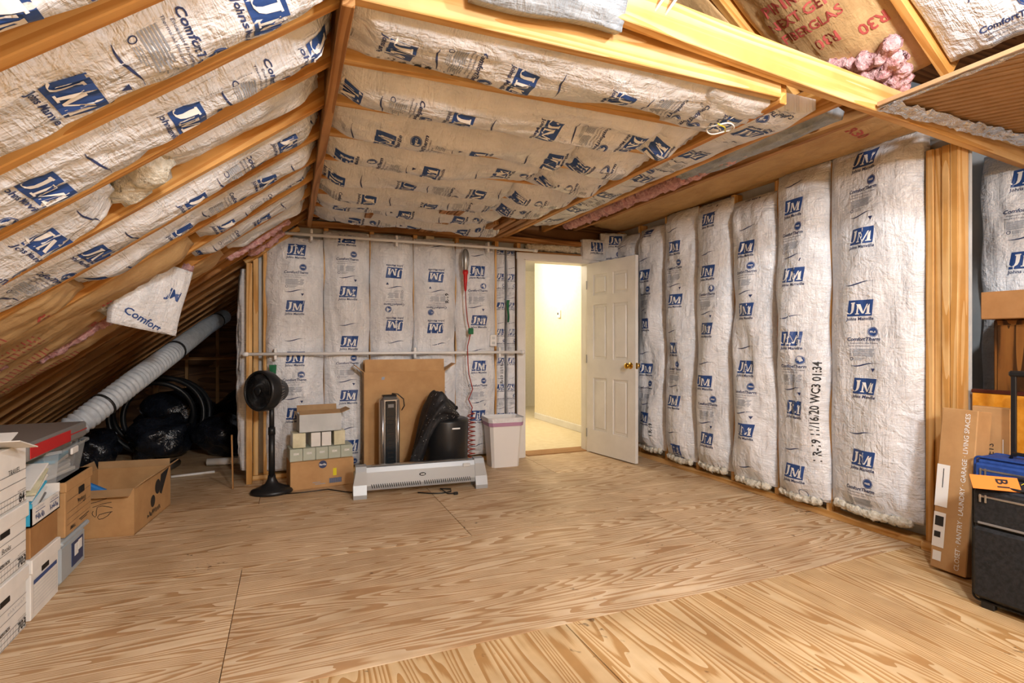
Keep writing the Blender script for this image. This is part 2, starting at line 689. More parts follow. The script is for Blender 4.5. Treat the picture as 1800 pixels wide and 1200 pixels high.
def stamp(mb, surf, pr, x, y, flip=False, scale=1.0, lift=.0016):
    L_, W_ = surf.us[-1], surf.ws[-1]
    for V, F, slot, lf in pr.l:
        q = V * scale * (-1 if flip else 1) + np.array([x, y])
        if flip is None:
            pass
        ok = (q[:, 1] > .012) & (q[:, 1] < L_ - .012) & (np.abs(q[:, 0]) < W_ * .985)
        F2 = [f for f in F if all(ok[i] for i in f)]
        if F2:
            mb.add(surf.at(q[:, 0], q[:, 1], lift * lf), F2, slot)


def sines(rng, n, lo, hi):
    return [(rng.uniform(lo, hi) * rng.choice((-1, 1)), rng.uniform(lo, hi), rng.uniform(0, 6.28)) for _ in range(n)]


def sval(S, a, b):
    r = 0
    for (p, q, f) in S:
        r = r + np.sin(p * a + q * b + f)
    return r / len(S)


_seed = [100]


def batt(label, group, O, U, Nrm, Ln, W, H, spec='', name='insulation_batt', mat='film', cat='insulation', top_pinch=.4, bot_pinch=.5, wob=.04, base=-.05, print_x=0, texts=(), scale=1.0, sag=0, parent=None):
    """a pillow of glass fibre in film. O: middle of its lower end; U: along its length; Nrm: out of the wall"""
    _seed[0] += 1
    rng = random.Random(_seed[0])
    O, U, Nv = np.array(O, float), np.array(U, float), np.array(Nrm, float)
    V = np.cross(U, Nv)
    nu, nv = max(16, int(Ln / .028)), 23
    us = np.linspace(0, Ln, nu)
    t = np.sin(np.linspace(-PI / 2, PI / 2, nv))
    A, B = np.meshgrid(us, t, indexing='ij')
    s1 = sines(rng, 4, 2, 7)
    s2 = sines(rng, 4, 5, 14)
    s3 = sines(rng, 5, 14, 34)
    wl = 1 + wob * sval(s2, A * 1.0, np.sign(B) * 3)
    h = H * (.82 + .3 * sval(s1, A, B * .6))
    prof = np.clip(1 - np.abs(B) ** 2.2, 0, 1) ** .7
    e = 1 - (1 - bot_pinch) * np.exp(-(A / .07) ** 2) - (1 - top_pinch) * np.exp(-((Ln - A) / .07) ** 2)
    s4 = sines(rng, 4, 30, 70)
    edge = np.abs(B) ** 2 * (1 - np.abs(B) ** 8)
    cr = .010 * np.abs(sval(s3, A, B * W * .5 + .3 * A)) + .013 * sval(s2, A, B * 2) - .016 * edge * np.abs(sval(s4, A + .25 * B * np.abs(B), B * .12))
    z = h * prof * e + (cr - .004) * (1 - np.abs(B) ** 4)
    if sag:
        z = z + sag * np.sin(PI * A / Ln) ** 2
    X = B * W / 2 * wl
    P = O + A[..., None] * U + X[..., None] * V + z[..., None] * Nv
    # skirt that runs back to the studs
    def skirt(row, shift):
        return row + shift
    full = np.empty((nu + 2, nv + 2, 3))
    full[1:-1, 1:-1] = P
    full[0, 1:-1] = P[0] * 1
    full[-1, 1:-1] = P[-1] * 1
    full[1:-1, 0] = P[:, 0]
    full[1:-1, -1] = P[:, -1]
    full[0, 0], full[0, -1], full[-1, 0], full[-1, -1] = P[0, 0], P[0, -1], P[-1, 0], P[-1, -1]
    ends = np.zeros((nu + 2, nv + 2), bool)
    ends[0] = ends[-1] = True
    ends[:, 0] = ends[:, -1] = True
    d = ((full - O) @ Nv)
    full[ends] = full[ends] - ((d[ends] - base)[:, None]) * Nv
    uv = np.empty((nu + 2, nv + 2, 2))
    uv[..., 0] = ((full - O) @ V)
    uv[..., 1] = ((full - O) @ U)
    mb = MB().grid(full)
    o = mb.build(name, M[mat], parent, True, uv.reshape(-1, 2), recalc=False)
    # outward orientation
    f0 = o.data.polygons[len(o.data.polygons) // 2]
    if np.dot(np.array(f0.normal), Nv) < 0:
        o.data.flip_normals()
    if label:
        tag(o, label, cat, group)
    surf = Surf(P, us, t * W / 2, Nv)
    PN = {'J': 'printed_logo', 'C': 'printed_text', 'S': 'printed_wave', 'T': 'printed_wave'}
    if spec:
        start, flip = spec
        seq = [('J', 0), ('C', .205), ('T', .335), ('J', .49), ('S', .765)]
        y = Ln - start
        for k in range(-2, 8):
            for kind, dy in seq:
                yy = y - (k * .94 + dy) * scale if not flip else Ln - y + (k * .94 + dy) * scale
                if -.05 < yy < Ln + .05:
                    pm = MB()
                    stamp(pm, surf, PR[kind], print_x + rng.uniform(-.012, .012), yy, flip, scale)
                    if pm.v:
                        pm.build(PN[kind], PRINT_MATS, o, recalc=False)
    for (s_, x, y, size, slot, rot) in texts:
        pm = MB()
        stamp(pm, surf, Print2D().txt(s_, 0, 0, size, slot, 0, size * .02, 1.5, rot), x, y)
        if pm.v:
            pm.build('printed_text', PRINT_MATS, o, recalc=False)
    return o, surf


def fluff(name, pts, r, mat, parent=None, seed=0, n=12, amp=.45):
    rng = random.Random(seed)
    P = []
    for a, b in zip(pts[:-1], pts[1:]):
        a, b = Vector(a), Vector(b)
        k = max(2, int((b - a).length / (r * .35)))
        P += [a.lerp(b, i / k) for i in range(k)]
    P.append(Vector(pts[-1]))
    mb = MB().tube(P, [r * (.35 if i in (0, len(P) - 1) else .9 + .2 * math.sin(i * .9 + seed) * math.sin(i * .37)) for i in range(len(P))], n)
    mb.v = [tuple(c + rng.uniform(-1, 1) * r * amp * .45 for c in v) for v in mb.v]
    return mb.build(name, M[mat], parent, True)


ORD = ['first', 'second', 'third', 'fourth', 'fifth', 'sixth', 'seventh', 'eighth', 'ninth', 'tenth', 'eleventh', 'twelfth', 'thirteenth']

# ================================================================== STRUCTURE
FY = 5.2          # far wall
RX = 3.42         # right wall
CZ = 2.28         # flat ceiling (underside of joists)
BX = .17          # junction of left slope and flat ceiling


def slopeL(x):
    return CZ + .75 * (x - BX)


def slopeR(x):
    return 4.56 - .75 * x


# floor with plywood sheets
fl = struct(MB().box((.7, 3.2, -.05), (8.2, 10.8, .07)).build('floor', M['sheath']))


def sheet(x0, x1, y0, y1, along_x=True, mat='ply', z=0.0):
    g = .0016
    cx, cy = (x0 + x1) / 2, (y0 + y1) / 2
    lx, ly = x1 - x0 - 2 * g, y1 - y0 - 2 * g
    m4 = Matrix.Translation((cx, cy, z - .007))
    if not along_x:
        m4 = m4 @ Matrix.Rotation(PI / 2, 4, 'Z')
        lx, ly = ly, lx
    return MB().box((0, 0, 0), (lx, ly, .014), .0015).build('plywood_sheet', M[mat], fl, mat4=m4)


for (y0, y1, xs) in ((2.05, 3.2, (-3.3, -2.665, -.225, 2.36, 4.75)), (3.2, 4.42, (-3.3, -1.39, 1.05, 3.49, 4.75)),
                     (4.42, 5.64, (-3.3, -2.6, -.2, 2.27, 3.42)), (5.64, 6.9, (-3.3, -1.4, .35))):
    for a, b in zip(xs[:-1], xs[1:]):
        sheet(a, b, y0, y1)
for x0, x1 in ((-3.3, -2.57), (-2.57, -1.35), (-1.35, -.13), (-.13, 1.09), (1.09, 2.31), (2.31, 3.53), (3.53, 4.75)):
    sheet(x0, x1, -.39, 2.05, False, 'ply2')
    sheet(x0, x1, -2.1, -.39, False, 'ply2')

# ---- left roof slope: sheathing + rafters
sh = MB()
ZL0 = 0.0
for (xa, xb) in ((-2.95, 1.6),):
    za, zb = slopeL(xa) + .24, slopeL(xb) + .24
    sh.add([(xa, -2.1, za), (xb, -2.1, zb), (xb, 9.3, zb), (xa, 9.3, za), (xa, -2.1, za + .03), (xb, -2.1, zb + .03), (xb, 9.3, zb + .03), (xa, 9.3, za + .03)],
           [(0, 1, 2, 3), (4, 5, 6, 7), (0, 1, 5, 4), (1, 2, 6, 5), (2, 3, 7, 6), (3, 0, 4, 7)])
wl = struct(sh.build('wall_left', M['sheath']))
UL = Vector((.8, 0, .6))
for i in range(-8, 20):
    y = 1.8 + .4 * i
    p0 = Vector((-2.9, y, slopeL(-2.9)))
    top = BX + .1 if (y > 1.6 and y < 5.3) else 1.58
    p1 = Vector((top, y, slopeL(top)))
    beam('rafter', p0, p1, .04, .19, M['rafter'] if y < 4.5 else M['oldwood'], wl, side=(-.6, 0, .8))
# eave closure
struct(MB().box((-2.98, 3.5, .13), (.04, 11.4, .32)).build('wall_eave', M['sheath']))
# far gable end of the attic, dark
wg = struct(MB().box((-1.3, 9.3, 1.2), (3.4, .03, 2.5)).build('wall_gable', M['sheath']))
for x in (-2.2, -1.8, -1.4, -1.0, -.6, -.2):
    beam('stud', (x, 9.24, 0), (x, 9.24, slopeL(x)), .09, .04, M['oldwood'], wg, side=(1, 0, 0))
beam('cross_brace', (-2.2, 8.4, .95), (0, 8.4, .95), .09, .04, M['oldwood'], wg)
beam('brace_post', (-1.62, 8.4, 0), (-1.62, 8.4, .95), .09, .04, M['oldwood'], wg, side=(1, 0, 0))
# partition closing the far attic to the right (back of hall wall)
struct(MB().box((1.2, 7.4, 1.3), (.05, 4.0, 2.6)).build('wall_inner', M['sheath']))

# ---- right roof slope
sh = MB()
xa, xb = 1.6, 2.85
za, zb = slopeR(xa) + .18, slopeR(xb) + .18
sh.add([(xa, -2.1, za), (xb, -2.1, zb), (xb, 5.3, zb), (xa, 5.3, za), (xa, -2.1, za + .03), (xb, -2.1, zb + .03), (xb, 5.3, zb + .03), (xa, 5.3, za + .03)],
       [(0, 1, 2, 3), (4, 5, 6, 7), (0, 1, 5, 4), (1, 2, 6, 5), (2, 3, 7, 6), (3, 0, 4, 7)])
cr_ = struct(sh.build('ceiling_slope', M['sheath']))
for y in (-1.5, -.9, -.28, .33, .95, 1.57, 2.24, 2.85, 3.46, 4.07):
    beam('rafter', (2.84, y, slopeR(2.84)), (1.62, y, slopeR(1.62)), .04, .15, M['rafter'], cr_, side=(.6, 0, .8))
beam('ridge_board', (1.6, -2.1, 3.3), (1.6, 5.3, 3.3), .04, .2, M['rafter'], cr_)

# ---- flat ceiling: joists, edge beams, upper deck
ce = struct(MB().box((1.15, 3.52, 2.43), (1.8, 3.4, .02)).build('ceiling', M['sheath']))
beam('edge_beam', (BX, 1.72, CZ - .06), (BX, 5.2, CZ - .06), .04, .2, M['oldwood'], ce)
JY = [1.79 + .4 * i for i in range(9)]
for i, y in enumerate(JY):
    beam('joist', (BX + .02, y, CZ), (2.02, y, CZ), .042, .125 if i == 0 else .11, M['lumber'] if i < 4 else M['rafter'], ce)
HB = beam('header_beam', (.72, 1.69, 2.40), (4.14, 1.805, 2.214), .045, .14, M['lumber'], ce)
beam('edge_beam', (2.045, 1.78, CZ - .02), (2.045, 5.2, CZ - .02), .04, .15, M['rafter'], ce)
beam('edge_beam', (2.5, 1.85, 2.36), (2.5, 5.2, 2.36), .04, .14, M['rafter'], ce)
beam('edge_beam', (2.88, 1.9, 2.40), (2.88, 5.2, 2.40), .04, .14, M['oldwood'], ce)
# short boards laid under the joists at the far wall
for x, y0, dz in ((1.16, 4.1, 0), (1.22, 4.05, .002), (1.28, 4.0, .004), (1.78, 4.3, 0), (1.86, 4.25, .002), (1.94, 4.2, .004), (1.70, 4.5, .003), (.62, 4.55, 0)):
    beam('board', (x, y0, CZ - .042 - dz), (x, FY - .12, CZ - .042 - dz), .055, .036, M['oldwood'], ce)

# ---- far wall
wf = struct(MB().box((.98, FY + .11, 1.17), (2.52, .02, 2.3)).build('wall_far', M['greycard']))
FS = [-.28, -.2, .30, .705, 1.115, 1.535, 1.955, 2.2]
for k, x in enumerate(FS):
    h = min(CZ - .05, slopeL(x) - .02)
    beam('stud', (x, FY + .05, .04), (x, FY + .05, h), .1, .04, M['lumber'], wf, side=(1, 0, 0))
beam('bottom_plate', (-.3, FY + .03, 0), (2.2, FY + .03, 0), .1, .04, M['lumber'], wf)
beam('top_plate', (.05, FY - .01, CZ - .055), (3.4, FY - .01, CZ - .055), .1, .05, M['oldwood'], wf)
beam('sloping_plate', (-.33, FY - .02, 1.86), (.1, FY - .02, 2.185), .1, .04, M['lumber'], wf, side=(-.6, 0, .8))
# corner post pieces at the open end of the wall
beam('post', (-.325, FY - .1, 0), (-.325, FY - .1, 1.86), .09, .045, M['lumber'], wf, side=(1, 0, 0))
for k in range(4):
    x = -.40 + .09 * k
    beam('short_board', (x, FY - .16, 1.87 + .05 * k), (x - .075, FY - .2, 2.10 + .03 * k), .03, .055, M['oldwood'], wf, side=(1, 0, .2))
# header above the door
beam('header', (2.2, FY + .0, 2.1), (3.42, FY + .0, 2.1), .1, .04, M['oldwood'], wf)
MB().box((2.83, FY + .07, 2.2), (1.2, .02, .16)).build('header_backing', M['greycard'], wf)
MB().box((3.22, FY + .07, 1.05), (.36, .02, 2.1)).build('hall_drywall', M['greycard'], wf)
fluff('fiberglass', [(2.3, FY + .02, 2.19), (2.7, FY + .0, 2.2), (3.25, FY + .02, 2.19)], .045, 'fiber', wf, 3)

# ---- right wall
wr = struct(MB().box((RX + .1, 3.55, 1.24), (.02, 3.45, 2.5)).build('wall_right', M['greycard']))
YB = [2.0, 2.59, 3.02, 3.46, 3.88, 4.32, 4.76, 5.16]
for y in YB[1:]:
    beam('stud', (RX + .045, y, .04), (RX + .045, y, 2.42), .09, .04, M['lumber'], wr, side=(0, 1, 0))
beam('bottom_plate', (RX + .04, 1.8, 0), (RX + .04, 5.2, 0), .1, .045, M['lumber'], wr)
beam('top_plate', (RX + .03, 1.8, 2.44), (RX + .03, 5.2, 2.44), .1, .045, M['lumber'], wr)
for k in range(4):
    beam('post', (RX + .035 + (.012 if k == 2 else 0), 1.828 + .0415 * k, .045), (RX + .035 + (.012 if k == 2 else 0), 1.828 + .0415 * k, 2.30), .1, .039, M['lumber'], wr, side=(0, 1, 0))
beam('bottom_plate', (RX - .02, 1.72, 0), (RX - .02, 2.0, 0), .05, .05, M['lumber'], wr)
# recess behind the post
wa = struct(MB().box((4.16, 1.6, 1.24), (.02, 2.6, 2.5)).build('wall_recess', M['greycard']))
MB().box((3.85, 2.32, 1.24), (.75, .02, 2.5)).build('recess_shade_panel', M['shadefilm'], wa)  # dark sheet whose colour stands in for shade beside the post
# unseen wall added behind the camera to bounce light
struct(MB().box((.7, -2.12, 1.7), (8.2, .04, 3.4)).build('bounce_wall_back', M['ply2']))
struct(MB().box((4.76, -.3, 1.3), (.04, 3.7, 2.6)).build('wall_side', M['ply2']))

struct(MB().box((2.7, FY + .1, 2.5), (1.7, .02, .5)).build('light_block_upper', M['sheath']))  # added panel, stops hall light leaking over the door header
struct(MB().box((3.8, -.1, 2.62), (2.0, 4.0, .02)).build('ceiling_near', M['sheath']))
# ---- hall beyond the door
hf = struct(MB().box((3.6, 7.25, -.006), (4.8, 4.0, .02)).build('floor_hall', M['tile']))
hw = struct(MB().box((3.62, 6.52, 1.25), (.1, 2.42, 2.5)).build('wall_hall_right', M['wallpaint']))
struct(MB().box((3.6, 9.2, 1.25), (4.8, .06, 2.5)).build('wall_hall_end', M['wallpaint']))
struct(MB().box((1.28, 7.2, 1.25), (.08, 4.0, 2.5)).build('wall_hall_left', M['wallpaint']))
struct(MB().box((3.6, 7.25, 2.52), (4.9, 4.0, .04)).build('ceiling_hall', M['paint']))
struct(MB().box((3.56, 6.5, .05), (.02, 2.4, .09), .004).build('baseboard_hall', M['paint']))
struct(MB().box((2.72, FY + .1, .004), (.8, .22, .012), .002).build('trim_1', M['card2']))
# door casing
tr = struct(MB().box((2.215, FY - .055, 1.03), (.075, .03, 2.06), .004).box((2.262, FY + .03, 1.03), (.02, .17, 2.06), .002)
            .box((3.035, FY + .03, 1.03), (.02, .17, 2.06), .002).box((2.66, FY - .055, 2.085), (.98, .03, .07), .004)
            .box((2.65, FY + .03, 2.05), (.79, .17, .02), .002).build('trim_2', M['paint']))

t = thing('thermostat', 'small white thermostat on the cream hallway wall', 'thermostat', (3.57, 6.88, 1.54))
MB().box((-.012, 0, .05), (.024, .085, .11), .006).build('case', M['white'], t)
MB().box((-.026, .01, .055), (.004, .03, .03), .001).build('dial', M['dark'], t)

t = thing('hall_cabinet', 'low white cabinet front at the end of the hallway', 'cabinet', (3.35, 8.82, 0))
MB().box((0, .1, .36), (.9, .3, .72), .006).build('body', M['paint'], t)
MB().box((0, -.055, .4), (.8, .015, .5), .004).build('door', M['paint'], t)
MB().box((0, .1, .74), (.94, .34, .03), .006).build('top', M['paint'], t)

# ---- door leaf, six panels
dr = thing('door_1', 'white six-panel door standing open against the insulated wall', 'door', (3.03, FY - .03, .012), -math.radians(82))
dr['kind'] = 'structure'
del dr['category']
W_, H_, T_ = .755, 2.03, .036
mb = MB()
st, mid = .11, .1
pw = (W_ - 2 * st - mid) / 2
rows = [(.24, .80), (1.0, 1.58), (1.68, 1.90)]
xsA = [0, st, st + pw, st + pw + mid, W_ - st, W_]
mb.box((st / 2, 0, H_ / 2), (st, T_, H_)).box((W_ - st / 2, 0, H_ / 2), (st, T_, H_)).box((W_ / 2, 0, H_ / 2), (mid, T_, H_))
zs = [0] + [q for r_ in rows for q in r_] + [H_]
for i in range(0, len(zs), 2):
    for x0 in (st, st + pw + mid):
        mb.box((x0 + pw / 2, 0, (zs[i] + zs[i + 1]) / 2), (pw, T_, zs[i + 1] - zs[i]))
mb.build('door_leaf', M['paint'], dr)
for (z0, z1) in rows:
    for x0 in (st, st + pw + mid):
        MB().box((x0 + pw / 2, 0, (z0 + z1) / 2), (pw, .016, z1 - z0)).box((x0 + pw / 2, 0, (z0 + z1) / 2), (pw - .05, .03, z1 - z0 - .05), .008).build('door_panel', M['paint'], dr)
for sgn in (-1, 1):
    mb = MB()
    mb.cyl((W_ - .065, sgn * T_ / 2, .95), (W_ - .065, sgn * (T_ / 2 + .008), .95), .032, .03, 20)
    mb.cyl((W_ - .065, sgn * (T_ / 2 + .008), .95), (W_ - .065, sgn * (T_ / 2 + .035), .95), .012, .012, 14)
    mb.blob((W_ - .065, sgn * (T_ / 2 + .052), .95), (.029, .022, .029), 1, 0)
    mb.build('door_knob', M['brass'], dr, True)
MB().box((W_ + .001, 0, .95), (.003, .026, .06), .001).build('latch_plate', M['brass'], dr)
for z in (.2, 1.0, 1.8):
    MB().cyl((0, -.022, z - .045), (0, -.022, z + .045), .007, n=10).build('hinge', M['silver'], dr)

# ================================================================== INSULATION
G = 'white batts on the wall beside the open door'
# right wall, from the post towards the far corner
starts = [.12, .30, .42, .62, .36, .5, .3]
lens = [2.32, 2.34, 2.24, 2.28, 2.31, 2.22, 2.2]
for i in range(7):
    y0, y1 = YB[i], YB[i + 1]
    yc, w = (y0 + y1) / 2, (y1 - y0) - .012
    z0 = [.13, .10, .10, .12, .11, .13, .14][i]
    tx = ()
    if i == 1:
        tx = (('1 R-19 11/16/20 WC3 01:34', .155, .62, .06, 4, PI / 2),)
    if i in (5, 6):
        tx = (('1 R-19', .1, .2, .05, 4, PI / 2),)
    o, s = batt(ORD[i] + ' white plastic-faced insulation batt from the wood post, on the wall beside the open door', G,
                (RX - .0, yc, z0), (0, 0, 1), (-1, 0, 0), lens[i], w, [.12, .145, .135, .14, .13, .14, .14][i], (starts[i], False), texts=tx, wob=.075 if i else .025,
                top_pinch=.25, print_x=.0 if i else -.02)
    fluff('fiberglass_fringe', [(RX - .03, y0 + .05, z0 - .005), (RX - .055, yc, z0 - .012), (RX - .03, y1 - .05, z0 - .0)], .03, 'fiber', o, i + 40)

# far wall, from the open attic end to the door
G = 'white batts on the door wall'
fx = [(-.175, .295), (.305, .70), (.71, 1.11), (1.12, 1.53), (1.54, 1.95)]
flip = [False, False, True, True, False]
st0 = [.14, .08, .36, .34, .30]
for i, (x0, x1) in enumerate(fx):
    xc = (x0 + x1) / 2
    top = [2.12, 2.2, 2.2, 2.19, 2.18][i]
    tx = ()
    if i == 1:
        tx = (('1 R-19 11/16/20 WC3', .15, .55, .05, 4, PI / 2),)
    if i == 3:
        tx = (('R-19', .1, 1.55, .05, 4, PI / 2),)
    d = ORD[i] + ' white plastic-faced batt from the open eave end of the door wall' + (', printed upside down' if flip[i] else '')
    batt(d, G, (xc, FY, .07), (0, 0, 1), (0, -1, 0), top - .07, x1 - x0 + .004, .115, (st0[i], flip[i]), texts=tx, wob=.05)
for i, (x0, x1) in enumerate([(1.972, 2.06), (2.085, 2.175)]):
    batt(['narrow rolled white batt strip beside a stud near the door frame', 'narrow white batt strip right against the door frame'][i], G,
         ((x0 + x1) / 2, FY, .2), (0, 0, 1), (0, -1, 0), 1.95, x1 - x0, .05, (.3, False), wob=.12, scale=.6,
         texts=((('R-19 11/16/20', 0, .7, .045, 4, PI / 2),) if i == 0 else ()))
# batt edge at the open end of the door wall
batt('grey-shadowed white batt edge bulging out of the open end stud', G, (-.36, FY + .02, .1), (0, 0, 1), (-1, 0, 0), 1.72, .12, .05, '')
# corner batts above the door leaf
batt('small crumpled white batt above the door leaf in the corner', 'white batts on the wall beside the open door', (3.08, FY - .09, 2.08), (0, 0, 1), (0, -1, 0), .22, .3, .08, (.1, False))
batt('white batt corner folded over beside the top of the door', 'white batts on the wall beside the open door', (3.3, FY - .12, 2.08), (0, 0, 1), (-.3, -.95, 0), .3, .3, .07, (.1, False))

# flat ceiling, bays from the header towards the far wall
G = 'white batts between the flat ceiling joists'
ends = [1.84, 1.80, 1.55, 1.52, 1.5, 1.55, 1.72, 1.9]
cfl = [True, True, False, False, True, True, False, False]
cst = [.05, .15, .28, .12, .3, .1, .2, .35]
for i in range(8):
    y0, y1 = JY[i], JY[i + 1]
    yc = (y0 + y1) / 2
    tx = ()
    if i == 0:
        tx = (('11/16/20  WC3  01:02', .13, .42, .075, 4, PI / 2),)
    x0 = BX + .02
    # direction of length: +X; reading "up" is +X
    batt('long white plastic-faced batt in the ' + ORD[i] + ' ceiling joist bay from the header beam', G,
         (x0, yc, CZ + .055), (1, 0, 0), (0, 0, -1), ends[i] - x0, .355, .145 if i else .11, (cst[i], not cfl[i]), texts=tx, top_pinch=.4, wob=.07, sag=.015)
    if i in (1, 2, 3, 4, 5):
        xe = ends[i] - .06
        batt('short white batt piece overlapping the end of the ' + ORD[i] + ' ceiling bay batt', 'short batt pieces at the ceiling edge beam',
             (xe, yc + .01, CZ + .03), (1, 0, 0), (0, 0, -1), 2.0 - xe, .36, .13, (.1, True), top_pinch=.3)
    if i == 0:
        batt('white batt piece with taped yellow wire loop near the header beam', 'short batt pieces at the ceiling edge beam',
             (1.68, 2.0, CZ - .0), (1, .05, 0), (0, 0, -1), .36, .36, .06, (.12, False), top_pinch=.6)

t = thing('wire_loop', 'thin white and yellow wire loop hanging on a ceiling batt', 'wire', (1.86, 1.97, CZ - .09))
MB().tube([(.06 * math.cos(a), .06 * math.sin(a), .004 * math.sin(3 * a)) for a in [k * .3 for k in range(40)]], .0035, 6).build('loop', M['cable'], t, True)
MB().tube([(.05, .02, 0), (.0, -.03, -.004), (-.06, -.05, -.004)], .003, 6).build('tail', M['yellow'], t, True)

# soffit between the flat ceiling and the right wall
G = 'insulation in the soffit over the wall top'
batt('loose grey-white batt sagging under the soffit beside the edge beam', G, (2.27, 1.95, CZ + .09), (0, 1, 0), (0, 0, -1), 2.9, .4, .08, (.8, False), mat='film', wob=.12, sag=-.02)
batt('torn translucent plastic film drooping from the soffit', G, (2.62, 2.0, 2.41), (0, 1, 0), (-.3, 0, -.95), 1.2, .22, .05, '', name='plastic_film', mat='greyfilm', wob=.2)
fluff('pink_fiberglass', [(2.68, 2.6, 2.44), (2.7, 3.4, 2.42), (2.7, 4.3, 2.43), (2.68, 5.05, 2.42)], .07, 'pink', None, 9)
tag(bpy.data.objects['pink_fiberglass'], 'strip of pink fiberglass showing between soffit boards', 'insulation', G)
batt('brown kraft-paper batt stapled along the top of the right wall', G, (3.15, 1.95, 2.46), (0, 1, 0), (-.12, 0, -.99), 3.2, .52, .03, '', name='kraft_batt', mat='kraft', wob=.06,
     texts=(('R30', 0.02, .25, .09, 5, PI),))
struct(MB().box((3.0, 3.6, 2.53), (.9, 3.3, .02)).build('ceiling_soffit', M['sheath']))

# left slope: rafter bays
G = 'white batts between the left roof rafters'
UL_ = (.8, 0, .6)
NL_ = (.6, 0, -.8)


def on_left(s, y, dep=0.0):
    """point s metres down the slope from the edge beam, `dep` behind the rafter faces"""
    x = BX - .8 * s
    return (x - .6 * dep, y, slopeL(x) + .8 * dep)


def lbatt(label, y, s0, s1, spec, H=.12, W=.352, mat='film', dep=.075, texts=(), name='insulation_batt', wob=.08, group=G, **kw):
    return batt(label, group, on_left(s1, y, dep), UL_, NL_, s1 - s0, W, H, spec, mat=mat, texts=texts, name=name, wob=wob, **kw)


bays = [1.0, 1.4, 1.8, 2.2, 2.6, 3.0, 3.4, 3.8, 4.2, 4.6, 5.0]
lbatt('white batt on the sloping roof, in the rafter bay farthest from the door wall', .8, -.9, 2.6, (.1, False))
lbatt('white batt on the sloping roof, second rafter bay counted towards the door wall', 1.2, -.9, 2.6, (.3, False))
lbatt('white batt with extra-large logo and date code on the left roof slope', 1.6, -.7, 2.6, (1.02, False), scale=1.04, texts=(('1 R-19 11/16/20 WC3', .13, 2.2, .08, 4, PI / 2),))
lbatt('white batt in the first rafter bay under the edge beam', 2.0, .02, 2.4, (.1, False))
lbatt('short blank white batt at the top of the second rafter bay', 2.4, .03, .75, '', H=.08)
lbatt('lower white batt in the second rafter bay with torn upper end', 2.4, .92, 2.4, (.3, False))
o = fluff('white_fiberglass', [on_left(.72, 2.32, .05), on_left(.83, 2.42, .04), on_left(.95, 2.5, .05)], .07, 'fiber', None, 5)
tag(o, 'patch of bare cream fiberglass between two batts in the second rafter bay', 'insulation', 'loose fiberglass')
lbatt('white batt in the third rafter bay down to the boxes', 2.8, .02, 2.3, (.22, False))
lbatt('white batt with torn lower end in the fourth rafter bay', 3.2, .02, 1.35, (.35, False))
lbatt('narrow white batt in the fifth rafter bay above the torn flap', 3.6, .02, .8, (.15, False))
o, s_ = batt('torn white plastic flap hanging open with cut-off lettering above the duct', G, (-.80, 3.88, 1.27), (.25, 0, .968), (.62, -.77, -.16), .42, .36, .05, '', wob=.2,
             texts=(('Comfort', -.03, .06, .06, 0, -.35), ('JM', .08, .24, .085, 0, -.2)))
fluff('fiberglass_tuft', [on_left(1.44, 3.8, .02), on_left(1.46, 3.98, 0), on_left(1.43, 4.12, .02)], .06, 'fiber', o, 8)
lbatt('white batt strip high in the sixth rafter bay', 4.02, .03, .9, (.4, False), W=.3)
lbatt('white batt strip high in the seventh rafter bay', 4.4, .05, .7, '', W=.3)
K = 'brown kraft batts on the lower left roof'
rt = lambda a: (('R30', .05, a + .8, .07, 5, 0),)


def red_lines(o, sf, a, b):
    """rows of fine red print, too small to read"""
    mb = MB()
    stamp(mb, sf, Print2D().quad(-.07, 0, .09, .012, 5, 6), 0, a - .06)
    k = 0
    while a + .026 * k < b:
        stamp(mb, sf, Print2D().quad(-.09 + .012 * (k % 3), 0, .09 - .01 * (k % 4), .006, 5, 6), 0, a + .026 * k)
        k += 1
    p = mb.build('printed_rows', PRINT_MATS, o, recalc=False)
    p['kind'] = 'stuff'


red_lines(*lbatt('brown kraft batt with red print below the torn batt in the fourth rafter bay', 3.2, 1.38, 2.5, '', mat='kraft', name='kraft_batt', H=.09, W=.40, dep=.04, texts=rt(.12), group=K), .15, .75)
red_lines(*lbatt('brown kraft batt with red print in the fifth rafter bay', 3.6, .85, 2.5, '', mat='kraft', name='kraft_batt', H=.09, W=.40, dep=.04, texts=rt(.3), group=K), .15, .75)
red_lines(*lbatt('brown kraft batt running below the torn white flap', 4.0, 1.45, 2.6, '', mat='kraft', name='kraft_batt', H=.09, W=.40, dep=.04, texts=rt(.2), group=K), .15, .75)
red_lines(*lbatt('brown kraft batt in the seventh rafter bay beyond the torn flap', 4.4, .75, 2.6, '', mat='kraft', name='kraft_batt', H=.09, W=.40, dep=.04, texts=rt(.5), group=K), .15, .75)
lbatt('brown kraft batt in the eighth rafter bay with pink edge', 4.8, .3, 2.6, '', mat='kraft', name='kraft_batt', H=.03, group=K)
for k, (y, s0, s1) in enumerate(((4.2, .95, 2.0), (4.62, .2, .75), (5.0, .25, .6), (3.8, 2.0, 2.5))):
    o = fluff('pink_fiberglass', [on_left(s1, y, .0), on_left((s0 + s1) / 2, y + .02, -.01), on_left(s0, y, .01)], .035, 'pink', None, 20 + k)
    tag(o, ['long pink fiberglass seam beside the torn white flap', 'short pink fiberglass tuft high near the short boards', 'small pink fiberglass tuft above the open wall end', 'pink fiberglass strip low behind the storage boxes'][k], 'insulation', 'loose fiberglass')

# right slope
G = 'insulation on the right roof slope above the header'
UR, NR = (-.8, 0, .6), (-.6, 0, -.8)


def on_right(x, y, dep=0.0):
    return (x + .6 * dep, y, slopeR(x) + .8 * dep)


